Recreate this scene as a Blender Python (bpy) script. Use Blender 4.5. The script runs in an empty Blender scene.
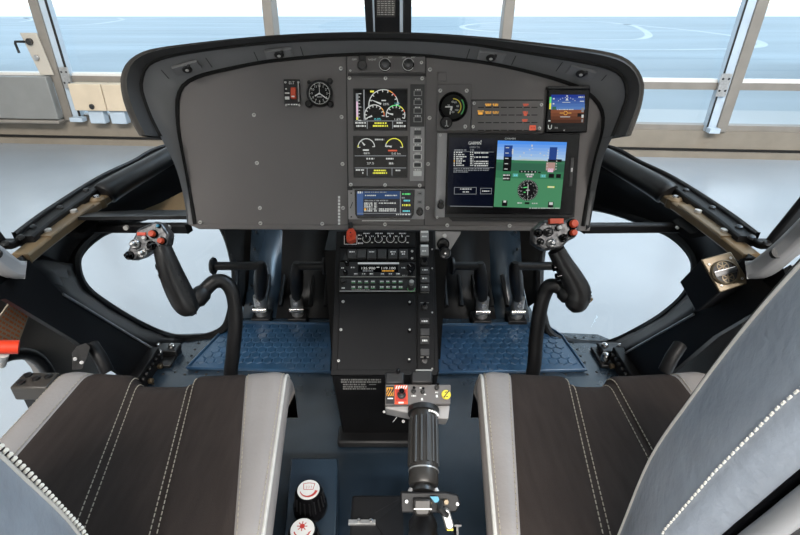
import bpy, math, random
from mathutils import Vector, Matrix
R = random.Random(7)
C = bpy.context.scene.collection
V = Vector
sin, cos, pi = math.sin, math.cos, math.pi
# ------------------------------------------------------------------ camera model
F, CX, CY = 480.0, 386.0, 267.5
P = math.radians(28.6)
CAM = V((0, 0, 0.9))
def ray(u, v):
    t = (CY - v) / F
    return V(((u - CX) / F, cos(P) + t * sin(P), -sin(P) + t * cos(P)))
def at(u, v, d): return CAM + ray(u, v) * d
def atZ(u, v, z):
    r = ray(u, v); return CAM + r * ((z - CAM.z) / r.z)
def atX(u, v, x):
    r = ray(u, v); return CAM + r * (x / r.x)

class Fr:
    """A placed frame: origin + axes (x right, y up along the face, z out of the face)."""
    def __init__(s, o, x, y):
        s.o = V(o); s.x = V(x).normalized(); s.z = s.x.cross(V(y)).normalized(); s.y = s.z.cross(s.x)
    def L(s, u, v, off=0.0):
        r = ray(u, v); k = (s.o + s.z * off - CAM).dot(s.z) / r.dot(s.z)
        p = CAM + r * k - s.o
        return p.dot(s.x), p.dot(s.y)
    def W(s, x, y, z=0.0): return s.o + s.x * x + s.y * y + s.z * z
    def sub(s, u, v, off=0.0):
        x, y = s.L(u, v, off); return Fr(s.W(x, y, off), s.x, s.y)
    def px(s, u=None, v=None):
        u = u if u is not None else 386; v = v if v is not None else 250
        a = s.L(u, v); b = s.L(u + 1, v); return b[0] - a[0]
    def mat(s):
        m = Matrix.Identity(4)
        for i, a in enumerate((s.x, s.y, s.z)):
            for j in range(3): m[j][i] = a[j]
        for j in range(3): m[j][3] = s.o[j]
        return m
def flat(o=(0, 0, 0)): return Fr(o, (1, 0, 0), (0, 1, 0))

# ------------------------------------------------------------------ materials
MATS = {}
def M(name, col, rough=0.5, metal=0.0, var=0.0, vscale=40, bump=0.0, bscale=200, spec=0.5, emit=None, es=1.0, coat=0.0, stretch=None):
    m = bpy.data.materials.new(name); m.use_nodes = True
    nt = m.node_tree; b = nt.nodes['Principled BSDF']
    b.inputs['Base Color'].default_value = (*col, 1); b.inputs['Roughness'].default_value = rough
    b.inputs['Metallic'].default_value = metal; b.inputs['Specular IOR Level'].default_value = spec
    b.inputs['Coat Weight'].default_value = coat
    if emit:
        b.inputs['Emission Color'].default_value = (*emit, 1); b.inputs['Emission Strength'].default_value = es
    if var or bump:
        tc = nt.nodes.new('ShaderNodeTexCoord'); src = tc.outputs['Object']
        if stretch:
            mp = nt.nodes.new('ShaderNodeMapping'); mp.inputs['Scale'].default_value = stretch
            nt.links.new(src, mp.inputs['Vector']); src = mp.outputs['Vector']
    if var:
        n = nt.nodes.new('ShaderNodeTexNoise'); n.inputs['Scale'].default_value = vscale; n.inputs['Detail'].default_value = 5
        nt.links.new(src, n.inputs['Vector'])
        r = nt.nodes.new('ShaderNodeValToRGB')
        r.color_ramp.elements[0].position = .3; r.color_ramp.elements[1].position = .7
        r.color_ramp.elements[0].color = (*[c * (1 - var) for c in col], 1)
        r.color_ramp.elements[1].color = (*[min(1, c * (1 + var)) for c in col], 1)
        nt.links.new(n.outputs['Fac'], r.inputs['Fac']); nt.links.new(r.outputs['Color'], b.inputs['Base Color'])
    if bump:
        n2 = nt.nodes.new('ShaderNodeTexNoise'); n2.inputs['Scale'].default_value = bscale; n2.inputs['Detail'].default_value = 4
        nt.links.new(src, n2.inputs['Vector'])
        bp = nt.nodes.new('ShaderNodeBump'); bp.inputs['Strength'].default_value = bump; bp.inputs['Distance'].default_value = .002
        nt.links.new(n2.outputs['Fac'], bp.inputs['Height']); nt.links.new(bp.outputs['Normal'], b.inputs['Normal'])
    MATS[name] = m; return m
def glass(name, fac=.05, tint=(1, 1, 1), rough=0.02):
    m = bpy.data.materials.new(name); m.use_nodes = True; nt = m.node_tree
    nt.nodes.remove(nt.nodes['Principled BSDF'])
    t = nt.nodes.new('ShaderNodeBsdfTransparent'); t.inputs['Color'].default_value = (*tint, 1)
    g = nt.nodes.new('ShaderNodeBsdfGlossy'); g.inputs['Roughness'].default_value = rough
    x = nt.nodes.new('ShaderNodeMixShader')
    x.inputs[0].default_value = fac; nt.links.new(t.outputs[0], x.inputs[1]); nt.links.new(g.outputs[0], x.inputs[2])
    nt.links.new(x.outputs[0], nt.nodes['Material Output'].inputs['Surface']); MATS[name] = m
def E(name, col, s=1.0): return M(name, (.003, .003, .003), .3, emit=col, es=s, spec=.1)

M('panel_grey', (.150, .139, .136), .55, bump=.12, bscale=900, var=.06, vscale=3)
M('plate_grey', (.135, .126, .124), .5, bump=.1, bscale=900, var=.05, vscale=6)
M('bezel_grey', (.34, .33, .33), .45, var=.06, vscale=15)
M('hood_black', (.21, .21, .215), .55, bump=.15, bscale=500, var=.1, vscale=5)
M('lip_olive', (.045, .040, .035), .45, bump=.2, bscale=300, var=.15, vscale=8)
M('black', (.010, .010, .011), .5, var=.15, vscale=20)
M('black_gloss', (.005, .005, .006), .2, spec=.25, var=.1, vscale=20)
M('black_matte', (.006, .006, .006), .85, var=.1, vscale=20)
M('frame_black', (.009, .009, .010), .5, spec=.3, var=.2, vscale=9)
M('console_black', (.0095, .0095, .0105), .6, spec=.16, var=.15, vscale=10, bump=.05)
M('button', (.036, .036, .037), .5, var=.08, vscale=60)
M('button_light', (.26, .26, .26), .5, var=.1, vscale=60)
M('white', (.75, .75, .73), .6, var=.04, vscale=60)
M('label', (.8, .8, .78), .7, var=.03, vscale=60)
M('label_dim', (.32, .32, .31), .7, var=.03, vscale=60)
M('green_mark', (.1, .45, .15), .6, var=.05)
M('chrome', (.55, .54, .53), .22, 1.0, var=.12, vscale=60)
M('steel', (.50, .50, .50), .38, .75, var=.15, vscale=60)
M('screw_metal', (.62, .61, .59), .4, .3, var=.1, vscale=90)
M('dark_steel', (.065, .065, .066), .35, .8, var=.15, vscale=60)
M('red', (.72, .06, .02), .4, var=.08, vscale=60)
M('handle_red', (.75, .05, .015), .45, var=.08, vscale=30)
M('switch_red', (.66, .075, .025), .45, var=.08, vscale=60)
M('orange', (.8, .35, .02), .5, var=.05)
M('yellow', (.85, .7, .06), .5, var=.05)
M('dark_red', (.45, .03, .02), .5, var=.05)
M('tan_paint', (.20, .142, .08), .42, .2, var=.18, vscale=12)
M('tan_plate', (.16, .122, .075), .38, .35, var=.2, vscale=30)
M('head_metal', (.13, .13, .135), .32, .6, var=.7, vscale=120)
M('lip_black', (.040, .040, .041), .55, spec=.35, bump=.15, bscale=500, var=.1, vscale=5)
M('groove_black', (.004, .004, .004), .9, var=.05)
M('grey_trim', (.36, .36, .37), .4, var=.08, vscale=12)
M('floor_navy_skylit', (.022, .037, .055), .27, spec=.9, var=.25, vscale=7, bump=.05, bscale=120)  # dark navy grey, with some of the sky's blue reflection painted in
M('mat_skylit', (.020, .065, .135), .30, spec=.9, var=.2, vscale=18, bump=.1, bscale=250)  # blue window light on the mats is put into this colour
M('fabric', (.042, .032, .028), .9, var=.14, vscale=14, bump=.5, bscale=420, spec=.2, stretch=(6, 1, 1))
M('leather', (.33, .30, .285), .45, var=.08, vscale=9, bump=.25, bscale=160)
M('leather_blue_light', (.36, .40, .46), .27, spec=.7, var=.12, vscale=14, bump=.45, bscale=110)  # grey leather with the bluish light mixed into its base colour
M('thread', (.42, .37, .30), .8, var=.1, vscale=100)
M('thread_white', (.8, .78, .72), .8, var=.05, vscale=100)
M('piping', (.62, .60, .56), .6, var=.06, vscale=60)
M('grip_grey', (.032, .030, .028), .38, .3, var=.15, vscale=30)
M('rubber', (.009, .009, .010), .42, var=.2, vscale=30, bump=.1, bscale=300)
M('grip_rubber', (.020, .020, .021), .30, var=.2, vscale=30, bump=.12, bscale=700)
M('blue_tape', (.05, .28, .42), .5, var=.1)
M('door_grey', (.21, .20, .19), .5, var=.1, vscale=8)
M('placard', (.55, .47, .36), .6, var=.06, vscale=30)
M('placard_ink', (.72, .25, .10), .6, var=.05)
M('hangar_floor', (.30, .335, .372), .22, var=.07, vscale=.7, bump=.02, bscale=3)
M('wall_beige', (.50, .46, .40), .6, var=.06, vscale=2)
M('wall_paint', (.62, .62, .60), .7, var=.05, vscale=.6)
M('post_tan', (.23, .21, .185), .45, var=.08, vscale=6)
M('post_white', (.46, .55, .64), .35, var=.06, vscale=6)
M('kerb_tan', (.235, .205, .165), .5, var=.1, vscale=4)
M('cabinet_beige', (.62, .52, .39), .5, var=.05, vscale=6)
M('panel_beige', (.22, .225, .22), .55, var=.05, vscale=5)
M('tarmac', (.33, .385, .43), .8, var=.12, vscale=.12, stretch=(.4, 2.5, 1))
M('tarmac_dark', (.29, .36, .415), .8, var=.15, vscale=.1, stretch=(.4, 2.5, 1))
M('tarmac_line', (.52, .56, .60), .8, var=.1, vscale=.4)
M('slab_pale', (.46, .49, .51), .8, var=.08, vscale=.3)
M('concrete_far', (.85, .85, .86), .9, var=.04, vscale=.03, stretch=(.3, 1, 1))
glass('acrylic', .018)
glass('window_glass', .03)
M('screen_black', (.003, .003, .004), .14, spec=.2)
M('screen_navy', (.003, .004, .009), .14, spec=.2, emit=(.001, .0018, .006), es=1)
E('e_white', (.56, .58, .56)); E('e_grey', (.22, .235, .245)); E('e_cyan', (.15, .65, .7)); E('e_green', (.12, .7, .2))
E('e_yellow', (.8, .78, .08)); E('e_amber', (.80, .40, .07)); E('e_red', (.62, .11, .06)); E('e_mag', (.75, .5, .65))
E('e_black', (.003, .003, .004)); E('e_blue_dark', (.02, .05, .13)); E('e_blue_mid', (.05, .10, .24))
for i in range(6):
    k = i / 5; E('e_sky%d' % i, (.07 + .30 * k, .27 + .27 * k, .80 - .05 * k))
E('e_hill', (.03, .12, .07)); E('e_hill2', (.035, .17, .08)); E('e_land', (.06, .23, .11)); E('e_haze', (.42, .52, .5))
for i in range(5):
    k = i / 4; E('e_asky%d' % i, (.008 + .07 * k, .03 + .15 * k, .24 + .20 * k))
for i in range(4):
    k = i / 3; E('e_agnd%d' % i, (.20 - .14 * k, .065 - .045 * k, .03 - .02 * k))
E('e_tape_blue', (.015, .05, .22)); E('e_check', (.4, .25, .22)); E('e_teal', (.1, .35, .3))

# ------------------------------------------------------------------ text outlines
TXT = {}
def text_geo(s):
    if s not in TXT:
        cu = bpy.data.curves.new('t', 'FONT'); cu.body = s; cu.resolution_u = 3
        o = bpy.data.objects.new('t', cu); C.objects.link(o)
        bpy.context.view_layer.update()
        dg = bpy.context.evaluated_depsgraph_get(); me = bpy.data.meshes.new_from_object(o.evaluated_get(dg))
        vs = [v.co.copy() for v in me.vertices]; fs = [tuple(p.vertices) for p in me.polygons]
        x0 = min(v.x for v in vs); x1 = max(v.x for v in vs); y0 = min(v.y for v in vs); y1 = max(v.y for v in vs)
        TXT[s] = ([((v.x - x0), (v.y - y0)) for v in vs], fs, x1 - x0, y1 - y0)
        bpy.data.objects.remove(o); bpy.data.curves.remove(cu); bpy.data.meshes.remove(me)
    return TXT[s]

# ------------------------------------------------------------------ mesh builder
def catmull(pts, k=6, closed=False):
    pts = [tuple(p) for p in pts]; n = len(pts); out = []
    for i in range(n if closed else n - 1):
        g = (lambda j: pts[j % n]) if closed else (lambda j: pts[max(0, min(n - 1, j))])
        p0, p1, p2, p3 = g(i - 1), g(i), g(i + 1), g(i + 2)
        for q in range(k):
            t = q / k
            out.append(tuple(.5 * (2 * b + (c - a) * t + (2 * a - 5 * b + 4 * c - d) * t * t + (3 * b - a - 3 * c + d) * t ** 3)
                             for a, b, c, d in zip(p0, p1, p2, p3)))
    if not closed: out.append(pts[-1])
    return out
def resample(pts, n):
    pts = [V(p) for p in pts]; d = [0]
    for a, b in zip(pts, pts[1:]): d.append(d[-1] + (b - a).length)
    out = []; j = 0
    for i in range(n):
        s = d[-1] * i / (n - 1)
        while j < len(pts) - 2 and d[j + 1] < s: j += 1
        k = 0 if d[j + 1] == d[j] else (s - d[j]) / (d[j + 1] - d[j])
        out.append(pts[j].lerp(pts[j + 1], min(1, k)))
    return out

class MB:
    def __init__(s, fr=None):
        s.v = []; s.f = []; s.m = []; s.ms = []; s.fr = fr; s.scr = []
    def mi(s, m):
        if m not in s.ms: s.ms.append(m)
        return s.ms.index(m)
    def add(s, vs, fs, m):
        b = len(s.v); s.v += [tuple(v) for v in vs]; i = s.mi(m)
        for f in fs: s.f.append(tuple(b + q for q in f)); s.m.append(i)
        return s
    # --- local shapes
    def box(s, x0, y0, z0, x1, y1, z1, m):
        vs = [(x, y, z) for z in (z0, z1) for y in (y0, y1) for x in (x0, x1)]
        return s.add(vs, [(0, 2, 3, 1), (4, 5, 7, 6), (0, 1, 5, 4), (2, 6, 7, 3), (0, 4, 6, 2), (1, 3, 7, 5)], m)
    def prism(s, pts, z0, z1, m):
        a = sum(p[0] * q[1] - q[0] * p[1] for p, q in zip(pts, pts[1:] + pts[:1]))
        if a < 0: pts = pts[::-1]
        n = len(pts); vs = [(x, y, z0) for x, y in pts] + [(x, y, z1) for x, y in pts]
        fs = [tuple(range(n - 1, -1, -1)), tuple(range(n, 2 * n))] + [(i, (i + 1) % n, n + (i + 1) % n, n + i) for i in range(n)]
        return s.add(vs, fs, m)
    def poly(s, pts, z, m):
        a = sum(p[0] * q[1] - q[0] * p[1] for p, q in zip(pts, pts[1:] + pts[:1]))
        if a < 0: pts = pts[::-1]
        return s.add([(x, y, z) for x, y in pts], [tuple(range(len(pts)))], m)
    def rect(s, x0, y0, x1, y1, z, m): return s.add([(x0, y0, z), (x1, y0, z), (x1, y1, z), (x0, y1, z)], [(0, 1, 2, 3)], m)
    def line(s, x0, y0, x1, y1, w, z, m):
        dx, dy = x1 - x0, y1 - y0; l = math.hypot(dx, dy) or 1; nx, ny = -dy / l * w / 2, dx / l * w / 2
        return s.poly([(x0 + nx, y0 + ny), (x0 - nx, y0 - ny), (x1 - nx, y1 - ny), (x1 + nx, y1 + ny)], z, m)
    def disc(s, cx, cy, z, r, m, n=24): return s.poly([(cx + r * cos(2 * pi * i / n), cy + r * sin(2 * pi * i / n)) for i in range(n)], z, m)
    def arc(s, cx, cy, z, r0, r1, a0, a1, m, n=24):
        vs = []
        for i in range(n + 1):
            a = math.radians(a0 + (a1 - a0) * i / n)
            vs += [(cx + r0 * cos(a), cy + r0 * sin(a), z), (cx + r1 * cos(a), cy + r1 * sin(a), z)]
        fl = a1 > a0
        return s.add(vs, [(2 * i, 2 * i + 1, 2 * i + 3, 2 * i + 2) if fl else (2 * i, 2 * i + 2, 2 * i + 3, 2 * i + 1) for i in range(n)], m)
    def turn(s, cx, cy, prof, m, n=24, axis=None):
        """lathe about local z through (cx,cy): prof = [(r,z)...] from back to front"""
        vs = []; k = len(prof)
        for r, z in prof:
            for i in range(n): a = 2 * pi * i / n; vs.append((cx + r * cos(a), cy + r * sin(a), z))
        fs = [(j * n + i, j * n + (i + 1) % n, (j + 1) * n + (i + 1) % n, (j + 1) * n + i) for j in range(k - 1) for i in range(n)]
        fs.append(tuple(range(n - 1, -1, -1))); fs.append(tuple((k - 1) * n + i for i in range(n)))
        return s.add(vs, fs, m)
    def cyl(s, cx, cy, z0, z1, r, m, n=20, ch=.15):
        c = min(ch * r, abs(z1 - z0) * .4)
        return s.turn(cx, cy, [(r, z0), (r, z1 - c), (r - c, z1)], m, n)
    def screw(s, cx, cy, z, r, m='screw_metal'):
        s.turn(cx, cy, [(r, z), (r, z + r * .25), (r * .7, z + r * .5)], m, 10)
        a = R.random() * pi
        return s.line(cx - r * .5 * cos(a), cy - r * .5 * sin(a), cx + r * .5 * cos(a), cy + r * .5 * sin(a), r * .3, z + r * .52, 'black')
    def tube(s, pts, r, m, n=12, cap=True, squash=None):
        pts = [V(p) for p in pts]; k = len(pts); rr = r if isinstance(r, (list, tuple)) else [r] * k
        t0 = (pts[1] - pts[0]).normalized(); up = V((0, 0, 1)) if abs(t0.z) < .9 else V((1, 0, 0))
        nx = t0.cross(up).normalized(); vs = []
        for i in range(k):
            t = ((pts[min(k - 1, i + 1)] - pts[i]).normalized() + (pts[i] - pts[max(0, i - 1)]).normalized())
            t = t.normalized() if t.length > 1e-9 else t0
            nx = (nx - t * nx.dot(t)).normalized(); ny = t.cross(nx)
            for q in range(n):
                a = 2 * pi * q / n
                vs.append(pts[i] + nx * (rr[i] * cos(a)) + ny * (rr[i] * sin(a) * (squash or 1)))
        fs = [(j * n + i, j * n + (i + 1) % n, (j + 1) * n + (i + 1) % n, (j + 1) * n + i) for j in range(k - 1) for i in range(n)]
        if cap: fs.append(tuple(range(n - 1, -1, -1))); fs.append(tuple((k - 1) * n + i for i in range(n)))
        return s.add(vs, fs, m)
    def loft(s, rows, m, closed=False):
        n = len(rows[0]); vs = [p for r in rows for p in r]
        fs = [(j * n + i, j * n + (i + 1) % n, (j + 1) * n + (i + 1) % n, (j + 1) * n + i) for j in range(len(rows) - 1) for i in range(n if closed else n - 1)]
        return s.add(vs, fs, m)
    def sweep(s, pts, w, h, m, up=(0, 0, 1), off=(0, 0)):
        """rectangular bar along pts: w across, h along 'up'"""
        pts = [V(p) for p in pts]; rows = []; k = len(pts)
        for i in range(k):
            t = (pts[min(k - 1, i + 1)] - pts[max(0, i - 1)]).normalized(); x = t.cross(V(up)).normalized(); y = x.cross(t)
            c = pts[i] + x * off[0] + y * off[1]
            rows.append([c - x * w / 2 - y * h / 2, c + x * w / 2 - y * h / 2, c + x * w / 2 + y * h / 2, c - x * w / 2 + y * h / 2])
        s.loft(rows, m, True)
        return s.add(rows[0] + rows[-1], [(3, 2, 1, 0), (4, 5, 6, 7)], m)
    def text(s, t, cx, cy, h, z, m, w=None, rot=0):
        vs, fs, tw, th = text_geo(t); k = h / th; kx = k if w is None else w / tw; c, n = cos(rot), sin(rot)
        return s.add([(cx + ((x - tw / 2) * kx) * c - ((y - th / 2) * k) * n, cy + ((x - tw / 2) * kx) * n + ((y - th / 2) * k) * c, z) for x, y in vs], fs, m)
    # --- shapes placed with frame coordinates read from the photograph
    def q(s, u, v): return s.fr.L(u, v)
    def k(s, u, v): return s.fr.px(u, v)
    def qr(s, u0, v0, u1, v1):
        um, vm = (u0 + u1) / 2, (v0 + v1) / 2
        return s.q(u0, vm)[0], s.q(um, v1)[1], s.q(u1, vm)[0], s.q(um, v0)[1]
    def pbox(s, u0, v0, u1, v1, z0, z1, m):
        a = s.qr(u0, v0, u1, v1); return s.box(a[0], a[1], z0, a[2], a[3], z1, m)
    def prect(s, u0, v0, u1, v1, z, m): return s.rect(*s.qr(u0, v0, u1, v1), z, m)
    def ppoly(s, pts, z, m): return s.poly([s.q(*p) for p in pts], z, m)
    def pprism(s, pts, z0, z1, m): return s.prism([s.q(*p) for p in pts], z0, z1, m)
    def pline(s, u0, v0, u1, v1, w, z, m): return s.line(*s.q(u0, v0), *s.q(u1, v1), w * s.k(u0, v0), z, m)
    def pdisc(s, u, v, z, r, m, n=20): return s.disc(*s.q(u, v), z, r * s.k(u, v), m, n)
    def parc(s, u, v, z, r0, r1, a0, a1, m, n=24): k = s.k(u, v); return s.arc(*s.q(u, v), z, r0 * k, r1 * k, a0, a1, m, n)
    def pcyl(s, u, v, z0, z1, r, m, n=20): return s.cyl(*s.q(u, v), z0, z1, r * s.k(u, v), m, n)
    def pscrew(s, u, v, z, r=2.0, m='screw_metal'): s.scr.append((*s.q(u, v), z, r * s.k(u, v), m)); return s
    def realize(s):
        for a in s.scr: s.screw(*a)
        s.scr = []
    def ptext(s, t, u, v, h, z, m, w=None, rot=0):
        k = s.k(u, v); return s.text(t, *s.q(u, v), h * k, z, m, None if w is None else w * k, rot)
    def scribble(s, u0, u1, v, h, z, m, seed=0):
        """a row of small unreadable printed marks"""
        r = random.Random(seed + int(u0 * 7 + v * 13)); u = u0
        while u < u1:
            w = r.choice((.8, 1.1, 1.5, 2.0)); s.prect(u, v - h / 2, min(u1, u + w), v + h / 2, z, m); u += w + r.choice((.35, .45, .9))
        return s
    # ---
    def build(s, name, parent=None, world=False, smooth=40, bevel=None, seg=2, label=None, solid=None, sub=0):
        if s.scr and name == 'screw' and not s.v:
            for x, y, z, r, m in s.scr:
                if m not in SCREW:
                    q = MB(); q.screw(0, 0, 0, 1, m); o = q.build('screw', parent); SCREW[m] = o
                else:
                    o = SCREW[m].copy(); C.objects.link(o); o.parent = parent; ROOT[o.name] = ROOT[parent.name]
                o.location = (x, y, z); o.scale = (r, r, r); o.rotation_euler = (0, 0, R.random() * pi)
            return o
        s.realize()
        me = bpy.data.meshes.new(name)
        vs = s.v
        if world and parent is not None:
            inv = ROOT[parent.name].inverted(); vs = [inv @ V(p) for p in vs]
        me.from_pydata([tuple(p) for p in vs], [], s.f)
        for m in s.ms: me.materials.append(MATS[m])
        me.polygons.foreach_set('material_index', s.m); me.update()
        if smooth:
            me.shade_smooth(); me.set_sharp_from_angle(angle=math.radians(smooth))
        o = bpy.data.objects.new(name, me); C.objects.link(o)
        if parent is not None: o.parent = parent; ROOT[o.name] = ROOT[parent.name]
        if solid:
            md = o.modifiers.new('solid', 'SOLIDIFY'); md.thickness = solid; md.offset = -1
        if sub:
            md = o.modifiers.new('sub', 'SUBSURF'); md.levels = sub; md.render_levels = sub
        if bevel:
            md = o.modifiers.new('bevel', 'BEVEL'); md.width = bevel; md.segments = seg; md.limit_method = 'ANGLE'
            md.angle_limit = math.radians(40); md.harden_normals = False
        if label: o['label'] = label
        return o
ROOT = {}; SCREW = {}
def thing(name, label, cat, fr=None, group=None):
    o = bpy.data.objects.new(name, None); C.objects.link(o); o.empty_display_size = .05
    m = (fr or flat()).mat(); o.matrix_world = m; ROOT[o.name] = m
    o['label'] = label; o['category'] = cat
    if group: o['group'] = group
    return o
def tag(o, label, cat, group=None):
    o['label'] = label; o['category'] = cat
    if group: o['group'] = group
    return o
def struct(o): o['kind'] = 'structure'; return o
def dup(o, parent=None):
    c = o.copy(); C.objects.link(c); c.parent = parent
    for ch in o.children: dup(ch, c)
    return c
# ================================================================== HANGAR
GZ = -.65
PL = atZ(50, 143, GZ); PR = atZ(700, 157, GZ)
WF = Fr(PL, PR - PL, (0, 0, 1))
def WB(): return MB(WF)
def wx(u, v): return WF.L(u, v)[0]
def wh(u, v): return WF.L(u, v)[1]
# stop the hangar floor at the window wall
p = [WF.W(-16, 0, -.02), WF.W(16, 0, -.02)]
fl = MB(); fl.add([(-15, -11, GZ), (15, -11, GZ), (p[1].x, p[1].y, GZ), (p[0].x, p[0].y, GZ)], [(0, 1, 2, 3)], 'hangar_floor')
struct(fl.build('floor'))
wm = WF.mat()
def wbuild(mb, name, parent=None, **k):
    o = mb.build(name, parent, **k)
    if parent is None: o.matrix_world = wm; ROOT[o.name] = wm
    return o
hk = wh(700, 131)          # kerb height
kb = WB(); kb.box(-13, 0, -.30, 16, hk, 0, 'kerb_tan'); kb.box(-13, 0, 0, 16, .07, .05, 'kerb_tan')
kb.box(-13, .07, .0, 16, .10, .012, 'black_matte'); kb.box(-13, 4.6, -.30, 16, 7.5, 0, 'wall_paint')
struct(wbuild(kb, 'wall_front'))
hr0, hr1 = wh(720, 90), wh(720, 83)
posts = [wx(57, 60), wx(269, 20), wx(508, 20), wx(737, 60)]
gap = (posts[3] - posts[0]) / 3
posts = [posts[0] - 2 * gap, posts[0] - gap] + posts + [posts[3] + gap, posts[3] + 2 * gap]
pk = .125
for i, x in enumerate(posts):
    b = WB(); right = i >= 5
    w = .22 if i in (2, 5) or i < 2 or i > 5 else .105
    if i <= 2:
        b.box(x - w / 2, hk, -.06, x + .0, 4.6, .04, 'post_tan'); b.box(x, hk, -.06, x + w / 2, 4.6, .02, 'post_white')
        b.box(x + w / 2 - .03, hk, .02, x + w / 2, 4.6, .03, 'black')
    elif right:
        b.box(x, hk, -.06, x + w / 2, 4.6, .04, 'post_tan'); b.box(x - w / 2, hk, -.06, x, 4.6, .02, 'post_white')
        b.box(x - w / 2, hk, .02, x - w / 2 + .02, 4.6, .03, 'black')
    else:
        b.box(x - w / 2, hk, -.2, x + w / 2, 4.6, .04, 'post_tan')
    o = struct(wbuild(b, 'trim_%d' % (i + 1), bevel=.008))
    if i in (2, 5):
        f = WB(); sx = 1 if i == 2 else -1
        f.box(x + sx * .02 - .09 * (sx < 0), hk, .03, x + sx * .02 + .14 * (sx > 0) + .02, hk + .05, .12, 'post_white')
        f.box(x + sx * .08 - .05, hr0 - .06, .03, x + sx * .08 + .05, hr1 + .1, .055, 'steel')
        for dx, dy in ((-.03, 0), (.03, 0), (-.03, .12), (.03, .12)): f.screw(x + sx * .08 + dx, hr0 + dy, .055, .012, 'dark_steel')
        wbuild(f, 'bracket', o)
ends = posts
for i in range(len(ends) - 1):
    a, c = ends[i], ends[i + 1]
    g = WB(); g.box(a, hk, -.11, c, 4.6, -.10, 'window_glass')
    o = struct(wbuild(g, 'window_%d' % (i + 1), smooth=None))
    f = WB(); f.box(a, hr0, -.16, c, hr1, -.0, 'post_tan'); f.box(a, hr1, -.15, c, hr1 + .03, -.03, 'white')
    f.box(a, hk, -.15, c, hk + .06, -.03, 'post_tan'); f.box(a, 2.9, -.15, c, 3.0, -.02, 'post_tan')
    wbuild(f, 'window_frame', o)
# hangar shell
for nm, a in (('wall_left', (-13.2, -11, GZ, -13, 16, 7)), ('wall_right', (13, -11, GZ, 13.2, 16, 7)), ('wall_back', (-13, -11.2, GZ, 13, -11, 7))):
    b = MB(); b.box(*a, 'wall_paint'); struct(b.build(nm))
b = MB(); b.box(-13.2, -11.2, 6.9, 13.2, 7.2, 7.1, 'wall_paint'); struct(b.build('ceiling'))
# left sectional panel, latch plate, cabinet under the window
x0, x1 = wx(-60, 100), wx(66, 100)
b = WB(); h0, h1 = wh(30, 118), wh(30, 75)
f0 = thing('door_panel', 'large beige lower panel left of the leftmost window post', 'panel', Fr(WF.W(x0, 0, .06), WF.x, WF.y))
b = MB(); W_ = x1 - x0 - .05; b.box(0, h0 + .02, 0, W_, h1, .10, 'panel_beige'); b.box(0, h0 - .03, 0, W_, h0 + .01, .12, 'post_tan'); b.build('panel', f0, bevel=.01)
b = MB(); b.box(W_ - .86, h1 - .10, .10, W_ - .76, h1 - .05, .102, 'yellow'); b.box(W_ - .86, h1 - .20, .10, W_ - .74, h1 - .10, .102, 'white'); b.build('sticker', f0)
u0 = wx(37, 55); lp = thing('latch_plate', 'pale latch plate with black handle on the leftmost window post', 'latch', Fr(WF.W(u0 + .03, wh(40, 57), .052), WF.x, WF.y))
b = MB(); b.prism([(-.10, .26), (.10, .26), (.155, -.19), (-.01, -.19)], 0, .02, 'wall_beige'); b.build('plate', lp, bevel=.004)
b = MB(); b.cyl(-.0, .17, .02, .06, .035, 'dark_steel'); b.cyl(.02, .0, .02, .05, .03, 'steel'); b.build('lock', lp)
b = MB(); b.tube([(-.05, .17, .05), (-.16, .17, .05), (-.17, .15, .05), (-.16, .05, .05)], .014, 'black'); b.build('handle', lp)
a0, a1 = wx(81, 95), wx(128, 95); c0, c1 = wh(100, 108), wh(100, 82)
cb = thing('wall_cabinet', 'beige low wall cabinet under the window left of the glareshield', 'cabinet', Fr(WF.W(a0, c0, .02), WF.x, WF.y))
b = MB(); ww = a1 - a0; b.box(0, 0, 0, ww * .66, c1 - c0, .16, 'cabinet_beige'); b.box(ww * .68, 0, 0, ww * 1.4, c1 - c0, .16, 'cabinet_beige'); b.build('body', cb, bevel=.006)
b = MB(); b.cyl(ww * .38, .05, .16, .18, .03, 'dark_steel'); b.build('lock', cb)
b = MB()
for k in range(3): b.box(ww * (.2 + .45 * k), -.16, .02, ww * (.52 + .45 * k), -.0, .12, 'post_white')
b.build('bracket', cb, bevel=.01)
# apron outside
def G(u, v): return atZ(u, v, GZ - .03)
z = GZ - .03
wl = [WF.W(-60, 0, -.3), WF.W(60, 0, -.3)]
b = MB(); far = G(386, 16.5).y
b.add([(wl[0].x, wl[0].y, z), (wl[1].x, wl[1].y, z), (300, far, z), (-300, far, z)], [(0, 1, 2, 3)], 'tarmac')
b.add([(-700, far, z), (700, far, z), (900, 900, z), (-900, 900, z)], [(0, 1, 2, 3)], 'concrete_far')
sd = -(G(700, 110) - WF.o).dot(WF.z) - .35
s0 = WF.W(1.5, 0, -.35); s1 = WF.W(30, 0, -.35); n = -WF.z
q = lambda p, d: (p.x + n.x * d, p.y + n.y * d, z + .004)
b.add([q(s0, 0), q(s1, 0), q(s1, sd), q(s0, sd)], [(0, 1, 2, 3)], 'slab_pale')
def ring(cu, cv, ru, w, zz, m, a0=0, a1=360, fill=False):
    c = G(cu, cv); e = G(cu + ru, cv); r = abs(e.x - c.x)
    bot = r
    b.arc(c.x, c.y, zz, 0 if fill else r - w, r + (0 if fill else w), a0, a1, m, 64)
def spread(pts, w, zz, m):
    pts = [G(*p) for p in pts]; l = []
    for i, p in enumerate(pts):
        t = (pts[min(i + 1, len(pts) - 1)] - pts[max(i - 1, 0)]).normalized(); nn = V((-t.y, t.x, 0))
        l.append((p + nn * w, p - nn * w))
    vs = [(x.x, x.y, zz) for a in l for x in a]
    fs = [(2 * i, 2 * i + 1, 2 * i + 3, 2 * i + 2) for i in range(len(l) - 1)]
    b.add(vs, fs, m)
def sp(pts, w, zz, m): spread(catmull(pts, 8), w, zz, m)
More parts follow.
